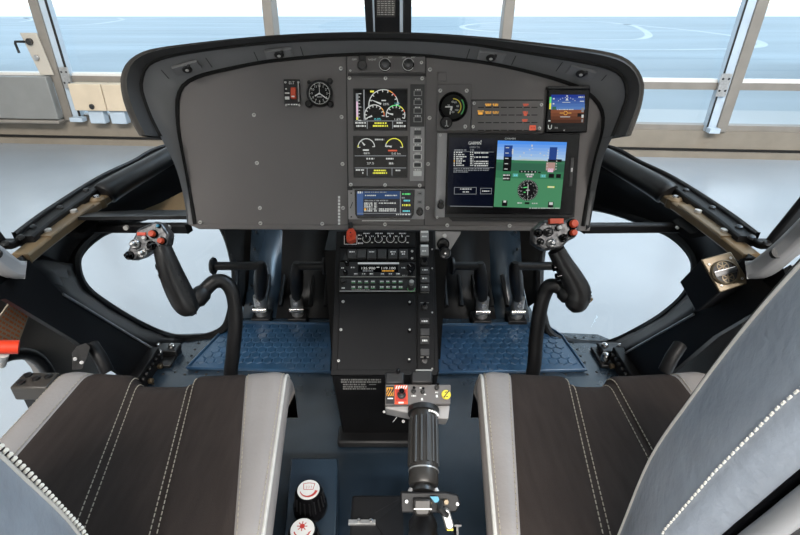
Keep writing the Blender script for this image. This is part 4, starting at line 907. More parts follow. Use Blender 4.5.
# right switch column
t, f = cinst('switch_column', 425, 300, 'narrow column of square caps and toggles down the right of the console', 'switch panel')
b = MB(f); b.pprism([(418, 232.5), (433, 232.5), (434.5, 371), (417.3, 371)], 0, .004, 'console_black'); b.build('plate', t, bevel=.001)
for v, m, hh in ((238.2, 'button_light', 5), (252.5, 'button_light', 5.5)):
    b = MB(f); b.pbox(419.8, v - hh, 428.2, v + hh, .004, .014, m); b.prect(420.4, v - hh + .4, 427.6, v - hh + 2.4, .0144, 'label'); b.scribble(421.5, 426.5, v + 1, 1.4, .0144, 'label', int(v)); b.build('cap', t, bevel=.001)
for v in (272, 280.5, 289, 333, 353): 
    b = MB(f); b.pbox(420, v - 3.4, 429, v + 3.6, .004, .010, 'button'); (v < 300) and b.scribble(422, 427, v - .5, 1.4, .0103, 'label', int(v)); b.prect(420.3, v + 4.0, 428.7, v + 4.6, .0043, 'label_dim'); b.build('cap', t, bevel=.001)
b = MB(f); b.pbox(420, 318.8, 429, 325, .004, .007, 'black'); b.scribble(421.5, 427.5, 322, 1.6, .0074, 'label'); b.pbox(420, 338, 429, 344.5, .004, .007, 'black'); b.scribble(422, 427, 341.3, 1.8, .0074, 'label', 6); b.prect(420.3, 303, 428.7, 303.6, .0043, 'label_dim'); b.prect(420.3, 357.3, 428.7, 358, .0043, 'label_dim'); b.build('lettering', t, smooth=None)
for v in (264, 308, 361.5):
    b = MB(f); b.pcyl(424.3, v, .004, .008, 3.0, 'dark_steel'); b.pcyl(424.3, v - 1.5, .008, .022, 1.6, 'black_gloss'); b.build('toggle', t)
b = MB(f)
for v in (250, 269, 313, 369): b.pscrew(432, v, .004, .9)
b.build('screw', t)

# ================================================================== COLLECTIVE LEVER
axF, axB = at(423.5, 412, .735), at(423.5, 490, .655)
ax = (axB - axF).normalized()
col = thing('collective_lever', 'collective lever with ribbed twist grip and switch box between the seats', 'lever', Fr(axB, (1, 0, 0), -ax))
def AX(k): return axF + ax * k
L_ = (axB - axF).length
b = MB(); g = []
n = 28
for k_, r in ((0, .0190), (.006, .0205), (L_ * .5, .0205), (L_ * .77, .0205), (L_ * .78, .0195)): g.append((AX(k_), r))
b.tube([p for p, r in g], [r for p, r in g], 'grip_grey', 28); gr = b.build('twist_grip', col, True)
b = MB(); xx = V((1, 0, 0)); yy = xx.cross(ax).normalized()
if yy.z < 0: yy = -yy
for i in range(14):
    a = 2 * pi * i / 14; o_ = xx * (.0198 * cos(a)) + yy * (.0198 * sin(a))
    b.tube([AX(.014) + o_, AX(L_ * .72) + o_], .0026, 'grip_grey', 8)
b.build('rib', gr, True)
b = MB(); b.tube([AX(L_ * .775), AX(L_ * .79)], .0215, 'steel', 28); b.tube([AX(L_ * .79), AX(L_ * .93), AX(L_ * .96)], [.0205, .0205, .0185], 'grip_grey', 28); b.tube([AX(L_ * .96), AX(L_ * 1.0), AX(L_ * 1.03)], [.014, .0155, .0155], 'dark_steel', 24)
for s_ in (-1, 1): b.tube([AX(L_ * .99) + xx * s_ * .016, AX(L_ * 1.04) + xx * s_ * .019], .004, 'steel', 8)
b.build('collar', col, True)
b = MB(); b.tube([AX(-.004), AX(.004)], .024, 'black', 28)
b.build('grip_flange', col, True)
b = MB(); c0_ = AX(.008) + yy * .0207
for i, a in enumerate((20, 32, 44, 56, 68, 80)):
    a = math.radians(92 - a); o_ = xx * (.0208 * cos(a)) + yy * (.0208 * sin(a)); t_ = V((-sin(a), 0, 0)); b.add([AX(.006) + o_, AX(.006) + o_ + xx * .003, AX(.0095) + o_ + xx * .003, AX(.0095) + o_], [(0, 1, 2, 3)], 'label')
b.build('grip_lettering', gr, True, smooth=None)
HF = Fr(at(420, 398, .745), (1, 0, 0), (0, .86, .5)); Hs = HF
b = MB(HF); b.pprism([(385.5, 384), (451, 384.5), (450.5, 404), (385, 405)], -.045, 0, 'plate_grey'); b.pprism([(385, 405), (450.5, 404), (449, 417.5), (428, 417), (414, 413), (386, 407)], -.045, -.008, 'bezel_grey')
def toW(mb, fr):
    mb.realize(); mb.v = [tuple(fr.W(*p)) for p in mb.v]; return mb
hb = toW(b, HF).build('switch_box', col, True, bevel=.002)
b = MB(HF); b.pbox(386, 386.5, 393.8, 404, 0, .002, 'black'); b.ppoly([(386.5, 388), (393.5, 388), (393.5, 396.5), (386.5, 396.5)], .0024, 'orange')
for k in range(4):
    x0 = 386.5 + 2.4 * k - 2.4; b.ppoly([(max(386.5, x0), 396.5 if x0 >= 386.5 else 395), (min(393.5, x0 + 1.1), 396.5), (min(393.5, x0 + 5.2), max(388, 390.2)), (min(393.5, x0 + 4.4), 388)], .0028, 'black')
b.prect(387.5, 398.3, 393, 399.5, .0024, 'label'); toW(b, HF).build('hazard_plate', hb, True, smooth=None)
b = MB(HF); b.pbox(394.6, 385.6, 407.6, 404.6, 0, .003, 'switch_red'); b.pbox(396, 390.6, 406.3, 402, .003, .0034, 'dark_red'); 
for k in range(5): b.ppoly([(395.2 + 2.4 * k, 389.6), (396.4 + 2.4 * k, 389.6), (397.6 + 2.4 * k, 386.3), (396.4 + 2.4 * k, 386.3)], .0034, 'label')
b.prect(398.5, 402.6, 403.5, 404, .0036, 'label'); rp = toW(b, HF).build('red_guard', hb, True, bevel=.0008)
b = MB(HF); b.pcyl(401.4, 395.5, .003, .006, 4.2, 'dark_steel'); b.pcyl(401.4, 394.6, .006, .020, 2.7, 'black_gloss'); toW(b, HF).build('toggle', rp, True)
for (u, v, r) in ((413.5, 391.5, 2.3), (422.5, 392, 2.0), (436.8, 388, 2.4)):
    b = MB(HF); b.pcyl(u, v, 0, .004, r, 'dark_steel'); b.pcyl(u, v - .8, .004, .016, r * .6, 'black_gloss'); toW(b, HF).build('toggle', hb, True)
b = MB(HF); b.scribble(411.5, 416, 396, 1.5, .0005, 'label'); b.scribble(419.5, 421.5, 388, 1.2, .0005, 'label', 2); b.scribble(424, 426, 394.5, 1.2, .0005, 'label', 3); b.prect(421, 398, 423, 400.5, .0005, 'label'); b.scribble(435.3, 438, 392.5, 1.3, .0005, 'label', 4); b.prect(435.8, 395, 437.8, 397.5, .0005, 'label'); b.prect(421, 403, 422.6, 406, .0006, 'yellow'); toW(b, HF).build('lettering', hb, True, smooth=None)
b = MB(HF); b.pcyl(446, 395, 0, .004, 4.6, 'yellow'); b.pline(443.5, 398.2, 448.6, 391.6, 1.1, .0043, 'black'); b.pline(444.5, 393.2, 446.5, 392.6, .9, .0043, 'black'); b.pline(445.5, 397.8, 447.8, 397, .9, .0043, 'black'); toW(b, HF).build('push_cap', hb, True)
b = MB(HF); b.pbox(385, 372.5, 404, 384.5, -.05, .004, 'black'); b.pbox(411, 372, 432, 384.5, -.05, .008, 'black'); b.pbox(396, 370, 400, 375, -.02, .012, 'black_gloss'); toW(b, HF).build('rear_cover', hb, True, bevel=.003)
b = MB(HF); b.pscrew(384, 410.5, -.008, 1.3); b.pscrew(403.6, 419.5, -.012, 1.6); b.pline(393, 421, 397, 416, .6, -.006, 'label_dim'); toW(b, HF).build('screw', hb, True)
# lower bracket and boot
BF = Fr(at(430, 502, .64), (1, 0, 0), (0, .72, .69))
b = MB(BF); b.pprism([(400.5, 492), (446, 492), (458, 495), (461, 504), (456, 512.5), (432, 513), (401, 513)], -.012, 0, 'frame_black'); lb = toW(b, BF).build('pivot_plate', col, True, bevel=.002)
b = MB(BF); 
for (u, v) in ((406.5, 501), (457, 503.5)): b.pcyl(u, v, 0, .005, 1.7, 'steel', 12)
b.pcyl(428.5, 501.5, 0, .012, 3.2, 'tan_plate', 6); b.pcyl(445.5, 501, 0, .010, 2.8, 'tan_plate', 6); toW(b, BF).build('bolt', lb, True)
b = MB(BF); b.pprism([(413, 497), (431, 497), (431, 507), (428, 514.5), (415, 514.5), (412.5, 507)], 0, .014, 'grip_grey'); b.prect(413, 506.8, 431, 507.6, .0144, 'steel'); toW(b, BF).build('clamp', lb, True, bevel=.003)
b = MB(BF); b.pprism([(429, 495), (437, 495), (439, 500), (434, 501)], .012, .014, 'blue_tape'); toW(b, BF).build('tape', lb, True)
b = MB(BF); b.tube([(*BF.L(440, 501), .012), (*BF.L(438, 507), .02), (*BF.L(445, 512), .016), (*BF.L(449, 525), .0)], .0045, 'dark_steel', 10)
for k in range(7):
    x, y = BF.L(444.5 + .55 * k, 511 + 1.9 * k); b.turn(x, y, [(.0058, .008), (.006, .015), (.004, .0185)], 'steel', 12)
x, y = BF.L(449, 526.5); b.box(x - .004, y - .003, -.01, x + .004, y + .003, .010, 'yellow'); toW(b, BF).build('spring_cable', lb, True)
b = MB(BF); b.pbox(454, 524, 461, 526, -.03, .004, 'dark_steel'); b.pbox(456.5, 526, 458.5, 545, -.03, .002, 'dark_steel'); toW(b, BF).build('stop_bracket', lb, True)
b = MB(); p0_, p1_ = at(423, 521, .66), at(423, 600, .55); pp = [p0_.lerp(p1_, k / 14) for k in range(15)]
b.tube(pp, [.0185 + (.0012 if k % 2 else -.0012) for k in range(15)], 'rubber', 24); b.build('boot', col, True)
b = MB(); b.tube([at(423, 500, .68), at(423, 523, .655)], .014, 'dark_steel', 16); b.build('shaft', col, True)
# friction box beside it
bx = thing('lever_box', 'black box with a riveted metal strip left of the collective foot', 'box', Fr(atZ(378, 520, .2), (1, 0, 0), (0, 1, 0)))
FB = Fr(atZ(378, 515, .2), (1, 0, 0), (0, 1, .0))
b = MB(FB); b.pprism([(352, 494.5), (402, 494.5), (405, 560), (348, 560)], -.1985, 0, 'frame_black'); toW(b, FB).build('body', bx, True, bevel=.004)
b = MB(FB); b.pprism([(375, 523), (403, 501), (404, 560), (392, 550)], 0, .002, 'console_black'); b.pline(374.5, 514, 400, 499.5, .4, .0022, 'dark_steel'); toW(b, FB).build('gusset', bx, True)
b = MB(FB); b.pbox(348.5, 521, 375.5, 525.5, 0, .004, 'steel'); b.pcyl(359, 522.5, .004, .008, 1.8, 'chrome', 10); b.pcyl(371, 522.5, .004, .008, 1.8, 'chrome', 10); toW(b, FB).build('strip', bx, True, bevel=.001)

# ================================================================== CYCLIC STICKS
def cyclic(label, spine, tube, foot, head, hd, parts, ledge=None, bar=None):
    base = V(foot); t = thing('cyclic_stick', label, 'control stick', flat(base), 'cyclic sticks')
    sp_ = catmull([(*at(u, v, d), r * d / F) for u, v, d, r in spine], 6)
    b = MB(); b.tube([p[:3] for p in sp_], [p[3] for p in sp_], 'grip_rubber', 18); grip = b.build('grip', t, True, smooth=60)
    # moulded finger ridge of small dimples along the grip
    b = MB(); tp = catmull([tuple(at(u, v, d)) for u, v, d in tube] + [tuple(base + V((0, .0, .12))), tuple(base)], 6)
    b.tube(tp, .0142, 'rubber', 18); b.build('stick_tube', t, True)
    b = MB(); sl = [at(*tube[0][:3]), at(*tube[0][:3]).lerp(at(*tube[1][:3]), .35), at(*tube[0][:3]).lerp(at(*tube[1][:3]), .8), at(*tube[1][:3])]; b.tube(sl, [.010, .0185, .0185, .0145], 'rubber', 18); b.build('sleeve', t, True)
    b = MB(); b.turn(base.x, base.y, [(.05, .0012), (.05, .006), (.032, .012), (.024, .05), (.0145, .06)], 'rubber', 24); b.build('boot', t, True)
    u0, v0 = head[0]; fr = Fr(at(u0, v0, hd), (1, 0, .0), (0, .48, .88)); m = MB(fr)
    m.pprism(head[1], -.028, 0, 'head_metal'); hh = toW(m, fr).build('head', t, True, bevel=.005, seg=3)
    for nm, u, v, r, h_, mt in parts:
        m = MB(fr); x, y = fr.L(u, v); k = fr.px(u, v) * r
        if nm == 'hat_switch':
            m.turn(x, y, [(k, -.002), (k, .004), (k * .8, .006), (k * .78, .002), (k * .45, .002), (k * .5, h_), (k * .3, h_ + .002)], mt, 18)
        elif nm == 'label': m.box(x - k * 1.6, y - k * .6, -.001, x + k * 1.6, y + k * .6, h_, mt)
        else:
            m.turn(x, y, [(k * 1.35, -.002), (k * 1.35, .003), (k * 1.15, .005), (k * 1.1, .003)], 'black_gloss', 18); m.turn(x, y, [(k, .002), (k, h_), (k * .8, h_ + .002)], mt, 18)
        toW(m, fr).build(nm, hh, True)
    b = MB()
    for i in range(14):
        k = i / 13
        a_ = sp_[int(len(sp_) * (.2 + .6 * k))]; r_ = a_[3]; b.tube([V(a_[:3]) + V((r_ * .80, -r_ * .45, r_ * .2)), V(a_[:3]) + V((r_ * .9, -r_ * .52, r_ * .2))], .0012, 'black', 6)
    b.build('dimple', grip, True)
    if ledge:
        c_, w = ledge; m = MB(); m.add([at(*p) for p in c_] + [at(p[0], p[1], p[2] + .035) for p in c_], [tuple(range(len(c_)))[::-1], tuple(range(len(c_), 2 * len(c_)))] + [(i, (i + 1) % len(c_), len(c_) + (i + 1) % len(c_), len(c_) + i) for i in range(len(c_))], 'tan_paint'); m.build('finger_rest', t, True, bevel=.003)
    m = MB(); q = spine[1]; 
    for (du, dv) in ((-9, 4), (-6, 13)): m.tube([at(q[0] + du + 4, q[1] + dv, q[2]), at(q[0] + du - 1, q[1] + dv + 1, q[2])], .007, 'black_gloss', 10)
    m.build('trigger', t, True)
    return t
cyclic('left cyclic stick, silver grip head with two red buttons, before the left seat',
       [(162, 246, .885, 8.5), (167, 262, .89, 10.5), (174, 280, .90, 12), (181, 295, .91, 12.5), (186, 304, .915, 12), (190, 310.5, .918, 9.5), (192, 314, .92, 5.5), (192.8, 315.8, .92, 1)],
       [(192, 305, .925), (205, 290, .94), (215, 281.5, .945), (226, 283, .95), (233.5, 296, .955), (235.5, 322, .965), (233, 352, .98), (231.5, 378, 1.0)],
       (-.322, .80, 0),
       ((150, 240), [(137, 229), (155, 221), (161, 222), (169, 234), (167, 246), (152, 250), (142, 257), (130, 261), (125, 255), (131, 242)]), .872,
       [('hat_switch', 135.5, 244, 5, .012, 'steel'), ('hat_switch', 143, 253, 5, .012, 'steel'), ('hat_switch', 130, 255.5, 4.5, .014, 'black_gloss'), ('hat_switch', 152, 245.5, 4.6, .010, 'black_gloss'),
        ('button', 153.8, 234, 3.2, .010, 'switch_red'), ('button', 162.5, 241, 3.0, .010, 'switch_red'), ('label', 142, 234, 2.6, .003, 'red'), ('button', 146, 238, 1.8, .009, 'white'), ('button', 159, 226, 1.6, .006, 'blue_tape')])
cyclic('right cyclic stick, its grip head overlapping the lower corner of the large flight display',
       [(556, 250, .905, 8.5), (563, 263, .91, 9.5), (572, 278, .915, 11), (577.5, 291, .92, 12.5), (576.5, 301, .922, 12), (574.5, 308, .922, 9), (573.5, 311, .922, 5), (573, 312.5, .922, 1)],
       [(573, 300, .925), (562, 289, .935), (551, 285.5, .94), (545, 293, .95), (540, 310, .96), (536, 338, .98), (533, 372, 1.0)],
       (.306, .80, 0),
       ((555, 235), [(534, 229), (545, 220), (562, 222), (575, 217), (581, 224), (577, 237), (569, 241), (561, 249), (545, 251), (533, 243)]), .895,
       [('label', 555, 221.5, 4.2, .010, 'switch_red'), ('button', 572.5, 224, 4.0, .010, 'switch_red'), ('button', 572, 233, 3.2, .012, 'switch_red'), ('button', 558, 228, 2.2, .010, 'white'),
        ('hat_switch', 548, 232, 4.6, .012, 'dark_steel'), ('hat_switch', 538, 233, 4.2, .012, 'black_gloss'), ('hat_switch', 551, 243, 4.6, .012, 'steel'), ('hat_switch', 563, 238, 4.0, .012, 'black_gloss'), ('hat_switch', 540, 242, 3.6, .010, 'dark_steel')],
       ledge=([(584, 292, .93), (594, 299, .93), (587, 306, .93), (577, 309, .93)], 0))

# ================================================================== PEDALS
def pedal(u, v, bar_u, label):
    p = atZ(u, v + 6, .02); t = thing('rudder_pedal', label, 'pedal', flat((p.x, p.y, 0)), 'rudder pedals')
    top = at(u - 1, 266, 1.39); low = V((p.x, p.y, .075)); e = at(bar_u, 266, 1.39); e.y = top.y; e.z = top.z
    b = MB(); b.tube([top + V((0, .0, .012)), top, top.lerp(low, .25), low.lerp(top, .35), low], [.010, .016, .020, .020, .013], 'rubber', 14); b.build('arm', t, True)
    b = MB(); b.tube([low + V((0, 0, .015)), low + V((0, 0, -.06))], .020, 'steel', 14); b.tube([low + V((-.022, -.014, -.03)), low + V((.022, -.014, -.03))], .010, 'chrome', 10); b.tube([low + V((0, -.016, .0)), low + V((0, -.024, 0))], .008, 'chrome', 10); b.build('clevis', t, True)
    b = MB(); b.box(p.x - .03, p.y - .03, 0.0012, p.x + .03, p.y + .03, .02, 'black'); b.build('base_block', t, True, bevel=.003)
    s_ = 1 if e.x > top.x else -1; b = MB(); b.tube([top, e], .0125, 'rubber', 14); b.build('foot_bar', t, True)
    b = MB(); b.tube([e - V((s_ * .006, 0, 0)), e, e + V((s_ * .005, 0, 0))], [.024, .026, .022], 'rubber', 20); b.build('bar_end', t, True)
pedal(262, 308, 213, 'outboard pedal of the left pair, its foot bar pointing outboard to a round end flange')
pedal(298, 308, 325, 'inboard pedal of the left pair, next to the centre console')
pedal(481, 310, 452, 'inboard pedal of the right pair, nearest the centre console')
pedal(516, 310, 562, 'outboard pedal of the right pair, foot bar passing behind the right stick')

# ================================================================== FLOOR MATS
def floor_mat(pts, label):
    P2 = [atZ(u, v, .008) for u, v in pts]; c = sum(P2, V()) / len(P2); t = thing('floor_mat', label, 'mat', flat((c.x, c.y, 0)), 'foot well mats')
    poly = [(p.x, p.y) for p in P2]
    b = MB(); b.prism(poly, .0008, .008, 'mat_skylit'); b.build('base', t, True, bevel=.002)
    def inside(x, y, m=.018):
        r = True; n = len(poly); a = sum(p[0] * q[1] - q[0] * p[1] for p, q in zip(poly, poly[1:] + poly[:1])); s_ = 1 if a > 0 else -1
        for i in range(n):
            (x0, y0), (x1, y1) = poly[i], poly[(i + 1) % n]; d = s_ * ((x1 - x0) * (y - y0) - (y1 - y0) * (x - x0)) / math.hypot(x1 - x0, y1 - y0)
            r = r and d > m
        return r
    b = MB(); s_ = .0275; j = 0; y = min(p[1] for p in poly)
    while y < max(p[1] for p in poly):
        x = min(p[0] for p in poly) + (s_ / 2 if j % 2 else 0)
        while x < max(p[0] for p in poly):
            if inside(x, y):
                r = s_ * .535; hx = [(x + r * sin(pi / 3 * k), y + r * cos(pi / 3 * k)) for k in range(6)]; h2 = [(x + r * .80 * sin(pi / 3 * k), y + r * .80 * cos(pi / 3 * k)) for k in range(6)]
                b.add([(*p, .008) for p in hx] + [(*p, .0105) for p in h2], [(k, (k + 1) % 6, 6 + (k + 1) % 6, 6 + k)[::-1] for k in range(6)] + [(6, 7, 8, 9, 10, 11)[::-1]], 'mat_skylit')
            x += s_
        y += s_ * .866; j += 1
    b.build('hex_tread', t, True, smooth=None)
    b = MB(); b.tube([(p.x, p.y, .009) for p in P2 + P2[:1]], .004, 'mat_skylit', 8); b.build('edge_binding', t, True)
floor_mat([(187, 368), (331, 372), (331, 324), (241, 322), (222, 331)], 'dark blue-lit hexagon tread mat in the left foot well, left of the console')
floor_mat([(439, 373), (586, 370), (562, 336), (543, 323), (440, 325)], 'dark blue-lit hexagon tread mat in the right foot well, right of the console')

# ================================================================== SEATS
ZS = .291
def lerp(a, c, t): return a + (c - a) * t
def seat(sg, front, rear, label, back_shift, YF=.715):
    """front / rear: X of [edge, strip, stitch, stitch, strip, edge] at Y=.69 and Y=.395"""
    t = thing('pilot_seat', label, 'seat', flat((sg * .385, .35, 0)), 'pilot seats')
    def ex(y): k = (.69 - y) / .295; return [lerp(a, c, k) for a, c in zip(front, rear)]
    wing_out = (0, 2) if sg < 0 else (3, 5)
    def zsurf(x, y):
        e = ex(y); z = ZS
        ctr_ = (e[0] + e[5]) / 2; hw = (e[5] - e[0]) / 2; q = (x - ctr_) / hw
        z += .016 * q * q
        for i in (1, 2, 3, 4):
            w = .006 if i in (2, 3) else .005; z -= .004 * math.exp(-((x - e[i]) / w) ** 2)
        s_ = 1 / (1 + math.exp(-(max(e[2] - x, x - e[3])) / .004)); z += .006 * s_
        ed = min(x - e[0], e[5] - x); rr = .035
        if ed < rr: z -= rr - math.sqrt(max(0, rr * rr - (rr - ed) ** 2))
        fd = YF - y - .022 * (1 - s_); rf = .05
        if fd < 0: z -= rf - fd * 4
        elif fd < rf: z -= rf - math.sqrt(max(0, rf * rf - (rf - fd) ** 2))
        return z
    ys = [YF - .05 * (1 - cos(pi / 2 * k / 8)) for k in range(9)] + [YF - .05 - .02 * k for k in range(1, 28)]
    def patch(a, c, n, name, mt, parent=t):
        rows = []
        for y in ys:
            e = ex(y); row = []
            x0 = e[a]; x1 = e[c]
            for i in range(n + 1):
                k = i / n
                if a == 0: k = 1 - cos(pi / 2 * k)
                if c == 5: k = sin(pi / 2 * k)
                x = lerp(x0, x1, k); row.append((x, y, zsurf(x, y)))
            if a == 0: row = [(row[0][0] + .03, y, .16)] + row
            if c == 5: row = row + [(row[-1][0] - .03, y, .16)]
            rows.append(row)
        fr_ = [(p[0], YF + .0, .16) for p in rows[0]]; rows = [fr_] + rows
        b = MB(); b.loft(rows[::-1], mt)
        return b.build(name, parent, True, smooth=50)
    p1 = patch(1, 4, 46, 'seat_panel', 'fabric')
    b1 = patch(0, 1, 14, 'seat_bolster', 'leather'); b2 = patch(4, 5, 14, 'seat_bolster', 'leather')
    def stitch(i, off, mt, parent, step=.0085, name='stitching', L=.0055, r=.00085):
        b = MB(); y = YF - .012
        while y > .16:
            x = ex(y)[i] + off; x2 = ex(y - L)[i] + off
            b.tube([(x, y, zsurf(x, y) + .0007), (x2, y - L, zsurf(x2, y - L) + .0007)], r, mt, 5); y -= step
        return b.build(name, parent, True)
    for i in (2, 3): stitch(i, -.0055, 'thread', p1, name='seam'); stitch(i, .0055, 'thread', p1, name='seam')
    stitch(1, -.004, 'thread', b1, name='seam'); stitch(0, .014, 'thread', b1, name='seam')
    stitch(4, .004, 'thread', b2, name='seam'); stitch(5, -.014, 'thread', b2, name='seam')
    # piping on the inboard edge
    ie = 5 if sg < 0 else 0; b = MB(); b.tube([(ex(y)[ie] + (-.008 if ie == 5 else .008), y, zsurf(ex(y)[ie] + (-.008 if ie == 5 else .008), y) + .001) for y in ys[2:]], .003, 'piping', 8); b.build('piping', b2 if sg < 0 else b1, True)
    b = MB(); e = ex(.4); b.box(e[0] + .10, .14, .06, e[5] - .10, .62, .17, 'black'); b.build('seat_pan', t, True, bevel=.01)
    for x in (e[0] + .11, e[5] - .11):
        b = MB(); b.box(x - .02, .10, 0.0012, x + .02, .70, .035, 'frame_black'); b.box(x - .015, .2, .035, x + .015, .60, .06, 'dark_steel'); b.build('rail', t, True, bevel=.003)
    # backrest
    yf_pts = [(.30, .305), (.424, .302), (.538, .299), (.627, .282), (.704, .264), (.767, .245), (.86, .212), (.93, .18), (.97, .14)]
    def yf(z):
        for (z0, y0), (z1, y1) in zip(yf_pts, yf_pts[1:]):
            if z <= z1: return lerp(y0, y1, (z - z0) / (z1 - z0)) + back_shift
        return yf_pts[-1][1] + back_shift
    yfs = [(z, y) for y, z in [(yf(z), z) for z in [.30 + .02 * k for k in range(34)]]]
    sm_ = catmull(yf_pts, 5)
    def row(z, y, kind):
        xi, xo = sg * .240, sg * .63; w = xo - xi; top = max(0, (z - .90) / .07)
        xi += w * .08 * top; xo -= w * .08 * top
        y += back_shift
        if kind == 'front': return [(xi, y, z), (xi + sg * .010, y + .012, z), (xi + sg * .035, y + .017, z), (xi + sg * .07, y + .006, z), (xi + w * .35, y - .012, z), (xi + w * .65, y - .012, z), (xo - sg * .07, y + .006, z), (xo - sg * .03, y + .016, z), (xo, y, z)]
        d = .062
        if kind == 'in': return [(xi, y, z), (xi - sg * .006, y - .014, z), (xi - sg * .012, y - .032, z), (xi - sg * .017, y - .050, z), (xi - sg * .020, y - .066, z), (xi - sg * .016, y - .078, z), (xi - sg * .005, y - .088, z)]
        if kind == 'out': return [(xo, y, z), (xo + sg * .008, y - .03, z), (xo + sg * .010, y - .066, z), (xo, y - .09, z)]
        return [(xi - sg * .004, y - .088, z), (xi + w * .1, y - .112, z), (xi + w * .5, y - .125, z), (xi + w * .9, y - .112, z), (xo, y - .088, z)]
    def bp(kind, mt, name, parent=t, **k):
        rows = [row(z, y, kind) for z, y in sm_]
        if (sg > 0) == (kind in ('front', 'out')): rows = rows[::-1]
        b = MB(); b.loft(rows, mt); return b.build(name, parent, True, smooth=50, **k)
    bk = bp('front', 'fabric', 'backrest'); si = bp('in', 'leather_blue_light', 'backrest_bolster'); so = bp('out', 'leather_blue_light', 'backrest_bolster'); sh = bp('back', 'black_gloss', 'back_shell')
    tp = row(sm_[-1][0], sm_[-1][1], 'front') + row(sm_[-1][0], sm_[-1][1], 'out')[1:] + row(sm_[-1][0], sm_[-1][1], 'back')[::-1] + row(sm_[-1][0], sm_[-1][1], 'in')[::-1][1:-1]
    b = MB(); b.add([(x, y, z) for x, y, z in tp], [tuple(range(len(tp))), tuple(range(len(tp)))[::-1]], 'leather_blue_light'); b.build('top_cap', t, True)
    b = MB(); b.tube([row(z, y, 'front')[0] for z, y in sm_], .0016, 'piping', 8); b.build('piping', si, True)
    b = MB()
    for j, (off, mt, rr, st) in enumerate(((4, 'thread_white', .0009, .0056),)):
        z = .32
        while z < .95:
            y = yf(z) - back_shift; y2 = yf(z + .0026) - back_shift
            a_ = V(row(z, y, 'in')[off]); c_ = V(row(z + .0026, y2, 'in')[off]); n_ = V((-sg * .0009, -.0002, 0)); b.tube([a_ + n_, c_ + n_], rr, mt, 6); z += st
    if sg < 0:
        b.build('seam', si, True); b = MB(); z = .32
        while z < .95:
            y = yf(z) - back_shift; a_ = V(row(z, y, 'front')[0]); b.tube([a_ + V((-.001, .0035, 0)), a_ + V((.002, .004, .0026))], .0014, 'thread_white', 6); z += .0052
    b.build('seam', si, True)
    b = MB(); b.tube([V(row(z, y, 'back')[0]) + V((sg * .004, -.012, 0)) for z, y in sm_], .0075, 'grey_trim', 10); b.build('trim_rail', sh, True)
    # lower hinge bracket tying back to cushion
    for x in (.262, .60):
        b = MB(); b.box(min(sg * x, sg * (x + .02)), .15 + back_shift, .15, max(sg * x, sg * (x + .02)), .27 + back_shift, .34, 'dark_steel'); b.build('hinge', t, True, bevel=.004)
    return t
seat(-1, [-.612, -.552, -.465, -.361, -.261, -.178], [-.622, -.562, -.406, -.306, -.199, -.152],
     'left pilot seat, dark fabric cushion with beige grey side strips, backrest set further back', -.07)
seat(1, [.170, .232, .343, .416, .536, .607], [.135, .176, .290, .402, .530, .602],
     'right pilot seat with tall grey leather backrest and dark fabric cushion', 0.0)

# ================================================================== SMALL CONTROLS AND DOOR DETAILS
kp = thing('knob_plate', 'dark mounting plate for two white capped knobs beside the left seat', 'plate', flat(atZ(306, 500, 0)))
ZK = .10
b = MB(); q = [atZ(*p, ZK) for p in ((291, 458), (338, 458), (334, 600), (278, 600))]; b.prism([(p.x, p.y) for p in q], 0.0005, ZK, 'floor_navy_skylit'); b.build('housing', kp, True, bevel=.003)
def heat_knob(u, v, label, icon):
    p = atZ(u, v, ZK + .05); t = thing('heating_knob', label, 'knob', flat((p.x, p.y, ZK + .0005)), 'white capped knobs by the left seat')
    b = MB(); b.turn(0, 0, [(.031, 0), (.030, .012), (.0265, .016), (.0235, .046), (.0215, .05)], 'black_gloss', 32); bd = b.build('body', t)
    b = MB()
    for k in range(18): a = 2 * pi * k / 18; b.tube([(.0268 * cos(a), .0268 * sin(a), .016), (.0238 * cos(a), .0238 * sin(a), .044)], .0014, 'black', 6)
    b.build('ridge', bd)
    b = MB(); b.turn(0, 0, [(.0195, .0498), (.0195, .0512), (.0188, .0518)], 'white', 32); cp_ = b.build('cap', t)
    b = MB(); z = .0521
    if icon == 'screen':
        pts = [(-.010, .011), (0, .0125), (.010, .011), (.008, -.001), (-.008, -.001)]
        for a_, c_ in zip(pts, pts[1:] + pts[:1]): b.line(*a_, *c_, .0011, z, 'dark_red')
        for k in (-.004, 0, .004): b.line(k, .001, k + .001, .004, .0007, z, 'dark_red'); b.line(k + .001, .004, k, .007, .0007, z, 'dark_red')
        n_ = 20; vs = []
        for i in range(n_ + 1):
            a = math.radians(200 + 150 * i / n_); w = .0006 + .0018 * i / n_; vs += [((.0145 - w) * cos(a), (.0145 - w) * sin(a), z), ((.0145 + w) * cos(a), (.0145 + w) * sin(a), z)]
        b.add(vs, [(2 * i, 2 * i + 1, 2 * i + 3, 2 * i + 2) for i in range(n_)], 'dark_red')
    else:
        b.disc(-.001, .005, z, .0042, 'dark_red', 20)
        for k in range(8): a = 2 * pi * k / 8; b.line(-.001 + .0042 * cos(a), .005 + .0042 * sin(a), -.001 + .0085 * cos(a), .005 + .0085 * sin(a), .0015, z, 'dark_red')
        b.poly([(.010, -.006), (.015, -.002), (.011, -.011)], z, 'dark_red'); b.arc(0, 0, z, .0125, .0145, 200, 320, 'dark_red', 14)
    b.build('icon', cp_, smooth=None)
heat_knob(308.5, 490, 'white capped black knob printed with a red windscreen symbol', 'screen')
heat_knob(302.5, 530, 'white capped black knob printed with a red sun symbol', 'sun')
